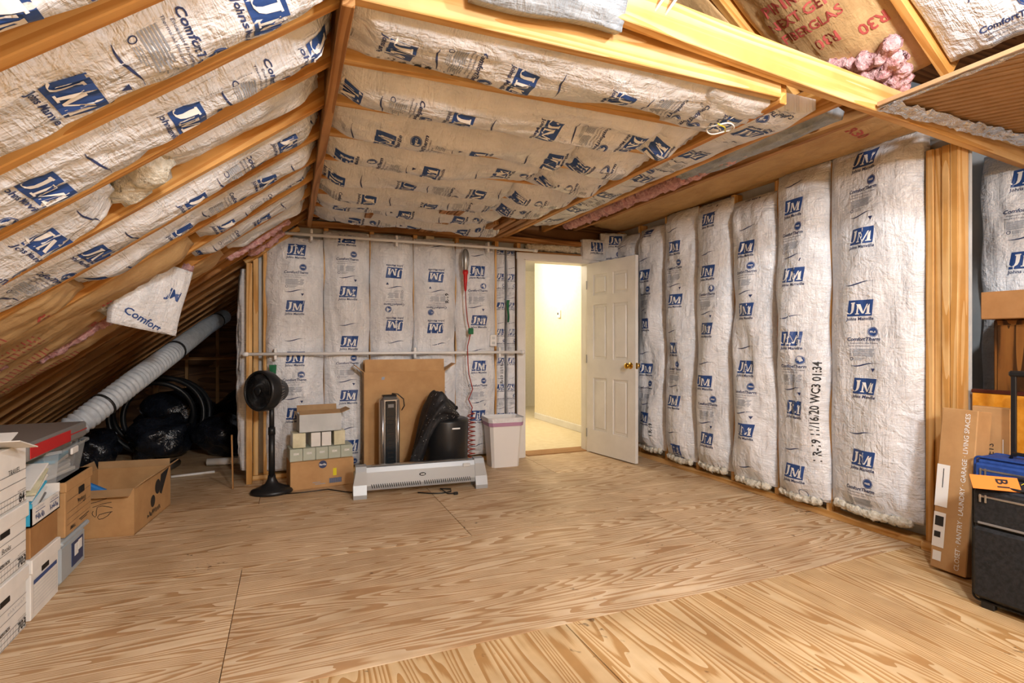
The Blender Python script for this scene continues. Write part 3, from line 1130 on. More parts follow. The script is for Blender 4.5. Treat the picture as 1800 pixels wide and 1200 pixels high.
batt('white batt with big blue logo beside the foil board', G, on_right(2.8, 1.26, .03), UR, NR, 1.3, .56, .05, (.98, False), scale=1.25, wob=.03)
o, _ = batt('brown kraft batt with large red lettering above the header beam', G, on_right(2.78, 1.9, .05), UR, NR, 1.4, .60, .06, '', name='kraft_batt', mat='kraft', wob=.05,
            texts=(('PINK', -.09, .655, .09, 5, 0), ('NEXT GEN', -.04, .565, .075, 5, 0), ('FIBERGLAS', -.03, .48, .07, 5, 0), ('R30', .0, .375, .08, 5, PI), ('R30', .2, .33, .08, 5, PI)))
for k, (xx, dp, rr) in enumerate(((2.64, -.0, .04), (2.70, .0, .045), (2.76, .01, .04), (2.80, .02, .035))):
    fluff('pink_fiberglass', [on_right(xx - .04, 1.63 + .02 * k, dp - .02), on_right(xx, 1.74, dp - .03), on_right(xx - .02, 1.86, dp - .015), on_right(xx - .06 - .05 * k, 2.0 - .04 * k, dp + .02)], rr, 'pink', o, 31 + k, 16, .5)
o, _ = batt('torn brown kraft batt with pink filling above the first joist', G, on_right(2.3, 2.55, .0), UR, NR, .8, .55, .05, '', name='kraft_batt', mat='kraft', wob=.12,
            texts=(('R30', .1, .2, .09, 5, PI),))
fluff('pink_fiberglass', [(1.75, 1.83, 2.36), (1.95, 1.9, 2.37), (2.1, 1.86, 2.36)], .05, 'pink', o, 33)
batt('crinkled grey plastic film batt behind the first joist', G, (.56, 1.665, 2.465), (1, 0, .02), (.006, -.95, -.3), .58, .28, .05, '', name='grey_film_batt', mat='greyfilm', wob=.08)
for k in range(2):
    o = MB().tube([(1.45 + .08 * k, 1.62, 2.75), (1.40 + .07 * k, 1.63, 2.62), (1.31 + .05 * k, 1.66, 2.5), (1.27 + .05 * k, 1.7, 2.43)], .006, 8).build('electric_cable', M['cable'], None, True)
    tag(o, ['white electric cable dropping past the header nearer the grey film', 'white electric cable dropping past the header nearer the brown paper'][k], 'cable', 'electric cables')

# foil-faced board lying on the header
t = thing('foil_board', 'brown ribbed insulation board with silver foil edge above the wood post', 'board', (2.57, 1.715, 2.305))
fb = MB()
nx, ny = 90, 2
c, s = math.cos(.5), math.sin(.5)
MB().box((.8, -.62, .014), (1.6, 1.24, .02), .002).build('panel', M['corr'], t)
rb = MB()
for k in range(34):           # ribs run diagonally; each a shallow half round
    d = -.9 + k * .062
    a0 = Vector((max(.02, d), 0, 0))
    p0 = Vector((d + .0, -.03, .003))
    p1 = Vector((d + 1.2 * math.tan(.55), -1.22, .003))
    if p1.x < .02:
        continue
    if p0.x < .02:
        f = (.02 - p0.x) / (p1.x - p0.x)
        p0 = p0.lerp(p1, f)
    if p0.x > 1.58:
        continue
    if p1.x > 1.58:
        f = (1.58 - p0.x) / (p1.x - p0.x)
        p1 = p0.lerp(p1, f)
    rb.cyl(p0, p1, .007, n=6)
rib = rb.build('ribs', M['corr'], t, True)
rib['kind'] = 'stuff'
gy = np.linspace(0, 1.6, 60)
P = np.zeros((60, 7, 3))
rng = np.random.RandomState(3)
for j in range(7):
    P[:, j, 0] = gy
    P[:, j, 1] = .005 - .085 * j / 6 * (1 + .3 * rng.rand(60))
    P[:, j, 2] = -.004 - .016 * rng.rand(60)
P2 = P.copy()
P2[..., 2] += .012
uvf = P[..., :2].reshape(-1, 2)
MB().grid(P).build('foil_edge', M['foil'], t, False, uvf, recalc=False)
gy = np.linspace(0, 1.2, 40)
P = np.zeros((40, 4, 3))
for j in range(4):
    P[:, j, 0] = -.004 + .02 * j / 3 * (1 + .4 * rng.rand(40))
    P[:, j, 1] = -gy
    P[:, j, 2] = -.003 - .008 * rng.rand(40)
MB().grid(P).build('foil_edge', M['foil'], t, False, P[..., :2].reshape(-1, 2), recalc=False)

# recess batts
G = 'batts in the recess behind the post'
batt('white batt in the recess with curled tab edge beside the wood post', G, (4.10, 1.83, .05), (0, 0, 1), (-.93, -.36, 0), 2.3, .42, .12, (.2, False), wob=.12)
batt('white batt in the recess directly behind the oak cabinet', G, (4.13, 1.35, .05), (0, 0, 1), (-1, 0, 0), 2.3, .5, .09, (.35, False), wob=.06)
batt('batt back with shade painted in dark next to the wood post', G, (3.72, 2.28, .05), (0, 0, 1), (-.2, -.98, 0), 2.3, .5, .06, '', mat='shadefilm', wob=.1)  # the gap's shade is carried by the dark film colour

# ================================================================== THINGS ON THE FAR WALL
def pipe(label, x0, x1, z, y):
    t = thing('pipe_rail', label, 'pipe', (x0, y, z))
    MB().cyl((0, 0, 0), (x1 - x0, 0, 0), .0135, n=16).build('pipe', M['white'], t, True)
    for x in (0, x1 - x0 - .04):
        MB().cyl((x, 0, 0), (x + .04, 0, 0), .018, n=16).build('end_cap', M['white'], t, True)
    for x in ((.26, 1.0, 1.9) if z > 2 else (.25, 1.45, 2.3)):
        MB().box((x, .03, .0), (.022, .07, .1), .004).build('bracket', M['white'], t)
    return t


pipe('white plastic pipe rail spanning the wall just below the ceiling', -.07, 2.36, 2.13, FY - .15)
pipe('white plastic pipe rail across the wall at waist height', -.35, 2.22, 1.093, FY - .15)

t = thing('outlet_box', 'small white outlet box between narrow batts above the lower rail', 'outlet', (1.9, FY - .08, 1.15))
MB().box((0, 0, .06), (.07, .05, .115), .005).build('box', M['white'], t)
for z in (.035, .085):
    MB().box((0, -.027, z), (.03, .004, .026), .001).build('socket', M['greycard'], t)

t = thing('trouble_light', 'caged work light with red handle and coiled cord hanging from the upper rail', 'lamp', (1.58, FY - .19, 0))
MB().tube([(0, .03, 2.14), (0, .04, 2.16), (0, .055, 2.14), (0, .02, 2.10), (0, 0, 2.08)], .003, 6).build('hook', M['silver'], t, True)
MB().lathe([(.004, 2.09), (.022, 2.082), (.034, 2.05), (.037, 1.99), (.033, 1.93), (.024, 1.895), (.024, 1.88)], 18).build('lamp_guard', M['bulbmetal'], t, True)
for k in range(4):
    a = k * PI / 2 + .4
    MB().tube([(.0385 * math.cos(a) * q, .0385 * math.sin(a) * q, z) for q, z in ((.3, 2.09), (.9, 2.06), (1, 1.99), (.85, 1.92), (.65, 1.885))], .0025, 6).build('guard_wire', M['silver'], t, True)
MB().lathe([(.026, 1.885), (.028, 1.86), (.02, 1.84), (.018, 1.78), (.012, 1.70), (.006, 1.68)], 14).build('handle', M['red'], t, True)
pts = [(0, 0, 1.68), (.005, 0, 1.55), (.02, .0, 1.4), (.05, 0, 1.27), (.02, 0, 1.15), (.025, 0, 1.0), (.035, 0, .88), (.07, -.01, .74), (.03, 0, .64), (.07, -.0, .56), (.05, 0, .5)]
cp = []
for i in range(len(pts) - 1):
    for k in range(6):
        p = Vector(pts[i]).lerp(Vector(pts[i + 1]), k / 6)
        cp.append(p)
for k in range(140):
    a = k * .5
    cp.append(Vector((.06 + .035 * math.cos(a), .035 * math.sin(a), .5 - k * .0034)))
MB().tube(cp, .005, 6).build('cord', M['redcord'], t, True)
MB().box((.055, 0, 1.30), (.05, .02, .06), .005).build('cord_switch', M['green'], t)

for k, (x, z, lab) in enumerate(((-.12, 1.0, 'dark green cloth strip hanging by the end stud behind the fan'), (2.065, 1.62, 'green strap tucked between the narrow batts near the door'))):
    P = np.zeros((10, 4, 3))
    for i in range(10):
        for j in range(4):
            P[i, j] = (x + (j - 1.5) * (.02 if k == 0 else .01) * (1 - .06 * i), FY - .12 + .012 * math.sin(j * 2 + i * .7) + (0 if k == 0 else .03), z - i * (.022 if k == 0 else .025))
    mb = MB().grid(P)
    P2 = P.copy()
    P2[..., 1] += .006
    mb.grid(P2)
    tag(mb.build('green_cloth', M['green'], None, True), lab, 'cloth')

# ------------------------------------------------------------------ fan
t = thing('pedestal_fan', 'black pedestal fan with round grille standing by the end of the stud wall', 'fan', (-.12, 4.72, 0))
MB().lathe([(.155, 0), (.16, .012), (.15, .03), (.1, .05), (.05, .075), (.032, .11), (.028, .14)], 36, sx=1, sy=.8).build('base', M['black'], t, True)
MB().cyl((0, 0, .1), (0, 0, .50), .024, n=18).build('pole', M['black'], t, True)
MB().cyl((0, 0, .48), (0, 0, .72), .019, n=18).cyl((0, 0, .46), (0, 0, .52), .028, .026, 18).build('upper_pole', M['black'], t, True)
hd = MB()
fd = Vector((-.72, -.69, .05)).normalized()
rx = Vector((0, 0, 1)).cross(fd).normalized()
uz = fd.cross(rx)
fc = Vector((-.03, 0, .81))


def fp(r, a, d):
    return fc + rx * (r * math.cos(a)) + uz * (r * math.sin(a)) + fd * d


def ring(mb, prof, n=40):
    V, F = [], []
    for (r, d) in prof:
        for k in range(n):
            V.append(fp(r, 2 * PI * k / n, d))
    for i in range(len(prof) - 1):
        for k in range(n):
            F.append((i * n + k, i * n + (k + 1) % n, (i + 1) * n + (k + 1) % n, (i + 1) * n + k))
    return mb.add(V, F)


ring(hd, [(.155, .0), (.16, .02), (.16, .08), (.152, .095), (.142, .095), (.142, .02), (.142, 0)])
hd.build('rim', M['black'], t, True)
mb = MB()
ring(mb, [(.01, -.15), (.07, -.15), (.085, -.13), (.105, -.07), (.15, .005)])
mb.build('motor_housing', M['black'], t, True)
gl = MB()
for k in range(60):
    a0 = 2 * PI * k / 60
    gl.tube([fp(.03 + .113 * q, a0 + 1.1 * q, .098 - .012 * q) for q in (0, .25, .5, .75, 1)], .0026, 4)
gl.build('front_grille', M['black'], t, True)
mb = MB()
ring(mb, [(.001, .104), (.02, .104), (.034, .1), (.034, .09)])
mb.build('badge', M['black'], t, True)
gl = MB()
for k in range(36):
    a0 = 2 * PI * k / 36
    gl.tube([fp(.152, a0, .003), fp(.13, a0 + .03, -.035), fp(.108, a0 + .06, -.072)], .003, 4)
gl.build('rear_grille', M['greytote'], t, True)
for k in range(5):
    a0 = 2 * PI * k / 5
    P = np.array([[fp(r, a0 + da + r * 1.5, .05 + .03 * (da - .3)) for da in (0, .25, .5, .75)] for r in (.02, .06, .1, .135)])
    MB().grid(P).build('fan_blade', M['greytote'], t, True, recalc=False)
MB().box((0, 0, .705), (.05, .05, .06), .012).build('tilt_joint', M['black'], t)
o = MB().tube([(-.02, 4.62, .006), (.1, 4.6, .008), (.2, 4.62, .006), (.3, 4.63, .006), (.42, 4.5, .006), (.5, 4.44, .006), (.55, 4.42, .006)], .0045, 6).build('power_cord', M['black'], None, True)
tag(o, 'thin black power cord along the floor from the fan to the heater', 'cord')

# slat leaning on the open end
o = beam('wood_slat', (-.42, 4.95, 0), (-.44, 5.08, .42), .03, .012, M['oldwood'], None, side=(1, 0, 0))
tag(o, 'thin wooden slat leaning against the end of the stud wall', 'slat')


# ------------------------------------------------------------------ carton helper
def carton(t, d, mat='card', inner='cardin', th=.006, flaps=(), closed=False):
    """open (or closed) corrugated box on the floor of t; d = x,y,z; flaps: (side, opening angle from vertical, length)"""
    x, y, z = d
    if closed:
        MB().box((0, 0, z / 2), d, .004).build('body', M[mat], t)
        return
    mb = MB()
    mb.box((0, 0, th / 2), (x, y, th), 0, None, 0)
    for sx in (-1, 1):
        mb.box((sx * (x / 2 - th / 2), 0, z / 2), (th, y, z))
        mb.box((0, sx * (y / 2 - th / 2), z / 2), (x - 2 * th, th, z))
    mb.build('body', M[mat], t)
    for side, ang, ln in flaps:
        f = MB()
        if side in ('+x', '-x'):
            sg = 1 if side == '+x' else -1
            R = Matrix.Rotation(sg * ang, 3, 'Y')
            p = Vector((sg * x / 2, 0, z)) + R @ Vector((0, 0, ln / 2))
            f.box(p, (th, y * .98, ln), 0, R)
        else:
            sg = 1 if side == '+y' else -1
            R = Matrix.Rotation(-sg * ang, 3, 'X')
            p = Vector((0, sg * y / 2, z)) + R @ Vector((0, 0, ln / 2))
            f.box(p, (x * .98, th, ln), 0, R)
        f.build('flap', M[inner], t)


def flat(parent, o, xd, yd, pr, name='printed_lettering', mats=None):
    """flat print on a plane at o (local), x along xd and y along yd"""
    o, xd, yd = Vector(o), Vector(xd).normalized(), Vector(yd).normalized()
    n = xd.cross(yd)
    mb = MB()
    for V, F, slot, lf in pr.l:
        mb.add([o + xd * float(a) + yd * float(b) + n * (.0012 * lf) for a, b in V], F, slot)
    return mb.build(name, mats or PRINT_MATS, parent, recalc=False)


X, Y, Z = Vector((1, 0, 0)), Vector((0, 1, 0)), Vector((0, 0, 1))

# brown box with small boxes
RB = math.radians(-6)
bx0 = (.25, 4.86, 0)
t = thing('carton', 'brown printed carton with a yellow sticker under the stack of small boxes', 'box', bx0, math.radians(6))
carton(t, (.5, .27, .225), 'card', closed=True)
p = Print2D().disc(.0, .19, .032, 1).txt('Barilla', 0, .19, .022, 2, 0, .0004, 2)
p.quad(.05, .03, .15, .07, 1, 2)
for k in range(9):
    p.quad(.052 + k * .011, .031, .056 + k * .011, .069, 3, 1, 0, 2)
p.quad(-.08, .045, -.02, .05, 3).quad(-.06, .03, .02, .036, 3)
flat(t, (0, -.1355, 0), X, Z, p)
MB().box((.095, -.137, .12), (.028, .003, .06)).build('sticker', M['yellow'], t)


def small(label, cat, lx, z, d, mat, grp=None, txt=None, ly=0):
    c, s = math.cos(math.radians(6)), math.sin(math.radians(6))
    q = thing('small_box', label, cat, (bx0[0] + lx * c - ly * s, bx0[1] + lx * s + ly * c, z), math.radians(6), grp)
    MB().box((0, 0, d[2] / 2), d, .002).build('body', M[mat], q)
    MB().box((0, 0, d[2] + .0005), (d[0] * .99, d[1] * .49, .002), .0005).build('lid_flap', M[mat], q)
    if txt:
        flat(q, (0, -d[1] / 2, d[2] * .6), X, Z, Print2D().txt(txt, 0, 0, .026, 2, 0, .0004))
    return q


ROWL = ['at the fan end of the row', 'second from the fan end of the row', 'in the middle of the row', 'second from the heater end of the row', 'at the heater end of the row']
for k in range(5):
    small('small grey-green lettered box ' + ROWL[k] + ' on the brown carton', 'box', -.2 + .1 * k, .226, (.097, .2, .1), 'ibm', 'five small lettered boxes', 'IBM')
small('cream cellophane-wrapped box on the lettered boxes at the fan side', 'box', -.175, .33, (.1, .16, .12), 'cream')
small('cream cellophane-wrapped box on the lettered boxes at the heater side', 'box', .145, .33, (.09, .16, .12), 'cream')
small('white upright small box next to the fan-side cream wrapped box', 'box', -.045, .33, (.075, .15, .115), 'whitecard', 'two white small boxes')
small('white upright small box next to the heater-side cream wrapped box', 'box', .04, .33, (.075, .15, .115), 'whitecard', 'two white small boxes')
t = thing('open_box', 'open grey-white box with brown flap on top of the small boxes', 'box', (.24, 4.86, .455), math.radians(6))
carton(t, (.33, .19, .145), 'greycard', 'cardin', .004, (('+y', .25, .06), ('+x', 1.2, .08), ('-y', -1.2, .07)))

# big flat carton
t = thing('tall_carton', 'tall flat brown carton with folded top flaps leaning behind the tower heater', 'box', (.985, 4.99, 0), math.radians(-1))
carton(t, (.73, .14, .93), 'card', 'card', .006, (('-y', -.12, .11), ('+y', .05, .1), ('+x', 1.0, .12), ('-x', .9, .1)))
flat(t, (-.2, -.071, .87), X, Z, Print2D().quad(-.015, -.012, .012, .014, 3, 2, .004), 'tape_scrap')

# tower heater
t = thing('tower_heater', 'silver tower heater with a dark glass front before the tall carton', 'heater', (.80, 4.70, 0), math.radians(4))
MB().lathe([(.11, 0), (.11, .015), (.08, .03)], 28, sx=1, sy=.8).build('base', M['black'], t, True)
MB().box((0, 0, .385), (.165, .1, .69), .025).build('body', M['silver'], t, False)
MB().box((0, -.048, .385), (.09, .02, .62), .006).build('glass_front', M['glass'], t)
for s_ in (-1, 1):
    MB().cyl((s_ * .065, -.045, .06), (s_ * .065, -.045, .70), .014, n=12).build('chrome_trim', M['silver'], t, True)
for k in range(14):
    MB().box((0, -.06, .12 + k * .034), (.05, .003, .012), .001).build('louvre', M['black'], t)
MB().box((0, -.061, .655), (.05, .003, .03), .001).build('display', M['greytote'], t)
MB().box((0, 0, .735), (.12, .07, .02), .008).build('top_cap', M['black'], t)
MB().tube([(.03, .03, .75), (.08, .02, .745), (.13, .02, .70), (.14, .03, .64), (.12, .045, .6)], .005, 6).build('power_cord', M['black'], t, True)

# black bin and coat
t = thing('black_bin', 'round black waste bin half covered by a dark coat', 'bin', (1.30, 4.68, 0))
MB().lathe([(.175, 0), (.182, .01), (.195, .50), (.19, .515), (.17, .525)], 48).build('body', M['black'], t, True)
MB().lathe([(.165, .522), (.15, .528), (.002, .53)], 48).build('lid', M['black'], t, True)
flat(t, (.03, -.1985, .455), X, Z, Print2D().quad(-.035, -.006, .035, .006, 2, 3))
# coat draped over the bin: a lumpy folded sheet with thickness
rng = random.Random(4)
ncu, ncv = 46, 34
P = np.zeros((ncu, ncv, 3))
for i in range(ncu):
    a = i / (ncu - 1)
    cx = 1.37 - .42 * a
    top = .72 - 1.0 * max(0, a - .38) ** 1.35 - .22 * max(0, .22 - a)
    wid = .11 + .07 * math.sin(PI * min(1, a * 1.15))
    for j in range(ncv):
        b = 2 * PI * j / (ncv - 1)
        fold = 1 + .13 * math.sin(6 * b + 5 * a) + .07 * math.sin(11 * b - 9 * a)
        endf = math.sin(PI * min(max(a, .02), .98)) ** .35
        P[i, j] = (cx + .05 * math.sin(b * 2 + a * 6) * .4, 4.60 + wid * .85 * fold * math.cos(b) * endf, top - .09 - .02 * math.sin(9 * a) + (.115 + .07 * a) * fold * math.sin(b) * endf)
ct_ = MB().grid(P).build('coat', M['coat'], None, True)
tag(ct_, 'black speckled knitted coat draped over the round bin', 'coat')
fk = MB()
for k in range(90):
    i, j = rng.randrange(2, ncu - 2), rng.randrange(1, ncv - 1)
    p = P[i, j]
    c = P[i].mean(axis=0)
    d = (p - c) / (np.linalg.norm(p - c) + 1e-6)
    fk.box(p + d * .001, (.004, .004, .004))
o = fk.build('speckles', M['sparkle'], ct_)
o['kind'] = 'stuff'

# baseboard heater
t = thing('baseboard_heater', 'long silver-grey baseboard heater standing in front of the cartons', 'heater', (.99, 4.31, 0), math.radians(-3.2))
prof = [(-.055, .055), (-.06, .09), (-.045, .19), (-.03, .225), (.03, .232), (.05, .225), (.06, .06)]
V, F = [], []
for x in (-.43, .43):
    V += [(x, a, b) for a, b in prof]
n = len(prof)
F = [(i, (i + 1) % n, n + (i + 1) % n, n + i) for i in range(n)] + [tuple(range(n)), tuple(range(n, 2 * n))]
MB().add(V, F).build('body', M['heater'], t)
for s_ in (-1, 1):
    pr_ = [(-.085, 0), (-.085, .03), (-.062, .1), (-.05, .2), (-.03, .236), (.04, .24), (.065, .2), (.08, 0), (.05, 0), (.04, .05), (-.045, .05), (-.055, 0)]
    V = [(s_ * .43, a, b) for a, b in pr_] + [(s_ * (.51 if b > .1 else .53), a, b) for a, b in pr_]
    n = len(pr_)
    F = [(i, (i + 1) % n, n + (i + 1) % n, n + i) for i in range(n)] + [tuple(range(n)), tuple(range(n, 2 * n))]
    MB().add(V, F).build('end_foot', M['heater'], t)
for k in range(46):
    x = -.39 + k * .0168 + (.02 if k > 22 else 0)
    MB().box((x, -.0575, .085), (.006, .006, .032), .001, Matrix.Rotation(-.25, 3, 'Y')).build('vent_slot', M['dark'], t)
MB().box((0, -.0, .2335), (.78, .05, .004), .001).build('top_grille', M['silver'], t)
q = MB().cyl((-.0, -.052, .15), (0, -.058, .15), .02, n=20)
q.v = [(a * 1.3, b, .15 + (c - .15) * .62) for a, b, c in q.v]
q.build('badge', M['black'], t)
MB().box((.36, -.05, .195), (.06, .008, .03), .003).build('control_panel', M['greycard'], t)
flat(t, (0, -.0585, .15), X, Vector((0, .1, 1)), Print2D().quad(-.016, -.004, .016, .004, 2, 3))
o = MB().tube([(.95, 4.26, .006), (1.03, 4.2, .006), (1.12, 4.16, .008), (1.2, 4.19, .006), (1.22, 4.26, .006), (1.13, 4.25, .02), (1.16, 4.14, .006), (1.2, 4.12, .01)], .005, 6).build('heater_cord', M['black'], None, True)
tag(o, 'black heater cord with plug coiled on the floor under the baseboard heater', 'cord')
MB().box((1.215, 4.105, .012), (.035, .022, .02), .004).build('plug', M['black'], o)

# white wastebasket
t = thing('wastebasket', 'white rectangular wastebasket with mauve drawstring liner beside the door', 'bin', (1.93, 4.92, 0), math.radians(-3))


def frust(mb, z0, z1, a0, b0, a1, b1, th=0):
    V = []
    for z, a, b in ((z0, a0, b0), (z1, a1, b1)):
        k = .22 * min(a, b)
        V += [(sx * (a - (k if e else 0)), sy * (b - (0 if e else k)), z) for sx, sy, e in
              ((-1, -1, 0), (-1, -1, 1), (1, -1, 1), (1, -1, 0), (1, 1, 0), (1, 1, 1), (-1, 1, 1), (-1, 1, 0))]
    F = [(i, (i + 1) % 8, 8 + (i + 1) % 8, 8 + i) for i in range(8)]
    return mb.add(V, F)


mb = MB()
frust(mb, 0, .44, .135, .1, .165, .13)
frust(mb, .01, .44, .128, .094, .158, .123)
mb.add([mb.v[i] for i in range(8)], [tuple(range(8))])
mb.build('body', M['white'], t, recalc=False)
mb = MB()
frust(mb, .44, .465, .18, .142, .178, .14)
frust(mb, .465, .44, .178, .14, .155, .12)
mb.build('rim', M['white'], t, recalc=False)
mb = MB()
frust(mb, .395, .43, .171, .136, .174, .139)
mb.build('liner_band', M['purple'], t, recalc=False)
mb = MB()
frust(mb, .43, .475, .176, .141, .183, .147)
mb.build('bag_liner', M['film'], t, recalc=False, uv=[(v[0], v[2]) for v in mb.v])

# ================================================================== LEFT: BOXES
FXL = -1.02     # front plane of the boxes


def banker(label, y, z, w, h, dep=.39, lines=(), num=None, word=None, band=None, hole=True, lid=True, x=FXL, rz=0, lidopen=False):
    t = thing('storage_box', label, 'box', (x - dep / 2, y, z), rz)
    MB().box((0, 0, h / 2 - .001), (dep, w, h - .002), .003).build('body', M['whitecard'], t)
    if lid:
        MB().box((0, 0, h - .03), (dep + .016, w + .016, .06), .003).build('lid', M['whitecard'], t)
    fr = Vector((dep / 2 + .001, 0, 0))
    if hole:
        MB().box((dep / 2 - .004, 0, h * .70), (.012, .085, .03), .005).build('handle_hole', M['dark'], t)
    p = Print2D()
    if band:
        p.quad(-w * .42, h * .56, w * .42, h * .63, 0, 3)
        for k in range(7):
            p.quad(-w * .42, h * .50 - k * h * .06, w * .42, h * .504 - k * h * .06, 3, 3)
        p.quad(-w * .425, h * .08, -w * .42, h * .63, 3, 1).quad(w * .42, h * .08, w * .425, h * .63, 3, 1)
    if num:
        p.txt(num, w * .38, h * .12, .05, 4, 0, .001)
        if num == '703':
            p.txt("BANKERS BOX", -w * .06, h * .26, .018, 4, 0, .0006)
        p.marks(w * .28, h * .225, w * .48, .007, 4, 6, .0007, 3)
        for k in range(12):
            p.quad(-w * .48 + k * w * .065, h * .03, -w * .477 + k * w * .065, h * .2, 4, 1)
        for z_ in (.03, .115, .2, .4, .56):
            p.quad(-w * .48, h * z_, w * .49, h * z_ + .0018, 4, 4)
    if word == '?':
        p.marks(w * .05, h * .45, w * .46, .02, 3, 8, .0009, 9)
    elif word:
        p.txt(word, w * (.2 if word == 'TRAVEL' else .02), h * .6 if word == 'TRAVEL' else h * .47, .03, 4, .2)
    if p.l:
        flat(t, fr, Y, Z, p)
    return t


banker('white file box printed 703 on the floor, lowest in the stack of three', 2.71, 0, .37, .262, num='703', word='?')
banker('white file box printed 703 in the middle of the stack of three', 2.71, .264, .37, .262, num='703', word='Books')
t = banker('white file box handwritten TRAVEL with torn open lid on the stack', 2.71, .528, .37, .25, num='84', word='TRAVEL', hole=False, lid=False)
for (a, b, c_, R_) in ((0, .12, .262, .35), (.1, .02, .268, -.3)):
    MB().box((a + .02, b - .02, c_), (.3, .17, .004), 0, Matrix.Rotation(R_, 3, 'X')).build('flap', M['whitecard'], t)
banker('white file box with a blue label band under the brown box', 3.09, 0, .3, .262, band=True)
t = thing('brown_box', 'plain brown carton between the blue-banded file box and the magazine tray', 'box', (FXL - .19, 3.10, .262))
carton(t, (.37, .3, .14), 'card2', closed=True)
MB().box((0, .0, .1415), (.38, .05, .002)).build('tape', M['card'], t)
t = thing('magazine_tray', 'open white and sky-blue tray holding magazines', 'tray', (FXL - .16, 3.09, .403))
mb = MB().box((0, 0, .003), (.33, .31, .006))
mb.box((0, .152, .06), (.33, .006, .12)).box((-.162, 0, .07), (.006, .31, .14))
mb.build('body', M['whitecard'], t)
MB().box((.162, 0, .04), (.006, .31, .08)).build('front_panel', M['whitecard'], t)
MB().box((0, -.152, .05), (.33, .006, .1)).build('side_panel', M['teal'], t)
for k, xm in enumerate((-.07, .085)):
    flat(t, (.1655, .0, .045), Y, Z, Print2D().marks(xm - .045, .016, xm + .04, .014, 3, 5, .0012, k).quad(xm - .05, .009, xm + .05, .012, 0, 3).marks(xm - .05, -.03, xm + .045, .034, 0, 5, .0028, k + 5), 'blue_print')
for k in range(7):
    o = MB().box((0, 0, 0), (.27, .21, .009), .001).build('magazine', M[['paper', 'greytote', 'whitecard', 'teal', 'paper', 'cream', 'whitecard'][k]])
    o.location = (FXL - .16 + .004 * (k % 3), 3.07 + .006 * k, .44 + .0245 * k)
    o.rotation_euler = (.25 + .02 * k, 0, .05 * (k % 3))
    tag(o, ['paper-coloured magazine at the bottom of the tray pile', 'grey magazine in the tray pile', 'white-covered magazine low in the tray pile', 'sky-blue magazine in the middle of the tray pile',
            'paper-coloured magazine high in the tray pile', 'cream magazine near the top of the tray pile', 'white magazine lying on top of the tray pile'][k], 'magazine', 'magazines in the tray')
t = thing('plastic_tote', 'frosted plastic tote with a dark picture label under the brown file carton', 'tote', (FXL - .2, 3.46, 0))
MB().box((0, 0, .10), (.39, .36, .2), .02).build('body', M['tote'], t)
MB().box((0, 0, .212), (.42, .39, .025), .008).build('lid', M['tote'], t)
MB().box((.1965, .05, .105), (.003, .16, .12), .0005).build('label', M['ink2'], t)
MB().box((.1985, .03, .12), (.002, .05, .06), .0005).build('label_picture', M['inkwhite'], t)
MB().box((.1985, .085, .13), (.002, .05, .05), .0005).build('label_picture', M['inkwhite'], t)
t = thing('file_carton', 'brown file carton with black oval hand hole and lined front', 'box', (FXL - .2, 3.52, .226))
carton(t, (.4, .38, .275), 'card', closed=True)
MB().box((0, 0, .25), (.412, .392, .05), .003).build('lid', M['card'], t)
MB().box((.203, .03, .19), (.006, .075, .038), .015).build('hand_hole', M['dark'], t)
p = Print2D().marks(-.02, .125, .1, .028, 4, 6, .0028, 2).stroke([(.06, .122), (.075, .115), (.1, .126)], .003, 4).txt('SMALL', -.09, .03, .026, 4, .1, .0006)
for z_ in (.175, .115, .085, .055):
    p.quad(-.17, z_, .17, z_ + .0016, 4, 4)
p.quad(.0, .035, .15, .04, 4).quad(.02, .025, .12, .03, 4)
flat(t, (.2005, 0, 0), Y, Z, p)
t = thing('clear_tote', 'clear plastic tote full of papers on the brown file carton', 'tote', (FXL - .22, 3.5, .502))
mb = MB()
frust(mb, 0, .15, .18, .20, .2, .23)
mb.add([mb.v[i] for i in range(8)], [tuple(range(8))])
mb.build('body', M['clear'], t, recalc=False)
mb = MB()
frust(mb, .15, .165, .215, .245, .215, .245)
frust(mb, .165, .15, .215, .245, .2, .23)
mb.build('rim', M['clear'], t, recalc=False)
MB().box((.212, -.02, .135), (.012, .09, .035), .004).build('latch', M['white'], t)
for k in range(5):
    o = MB().box((0, 0, 0), (.30 - .02 * (k % 2), .33 - .03 * (k % 3), .018), .003).build('paper_stack', M[['paper', 'whitecard', 'greycard', 'paper', 'teal'][k]])
    o.location = (FXL - .22, 3.5, .515 + .021 * k)
    o.rotation_euler = (0, 0, .06 * (k - 2))
    tag(o, ['flat paper bundle at the bottom of the clear tote', 'white paper bundle low in the clear tote', 'grey paper bundle in the middle of the clear tote', 'paper bundle high in the clear tote', 'bluish folder on top inside the clear tote'][k], 'papers', 'papers in the clear tote')
t = thing('red_case', 'flat grey and red plastic case on top of the clear tote', 'case', (FXL - .25, 3.34, .672), 0)
MB().box((0, 0, .045), (.46, .74, .08), .008).build('shell', M['greytote'], t)
MB().box((.226, -.11, .042), (.012, .48, .06), .003).build('red_panel', M['red'], t)
MB().box((.229, .25, .045), (.006, .24, .006), .001).build('red_stripe', M['red'], t)

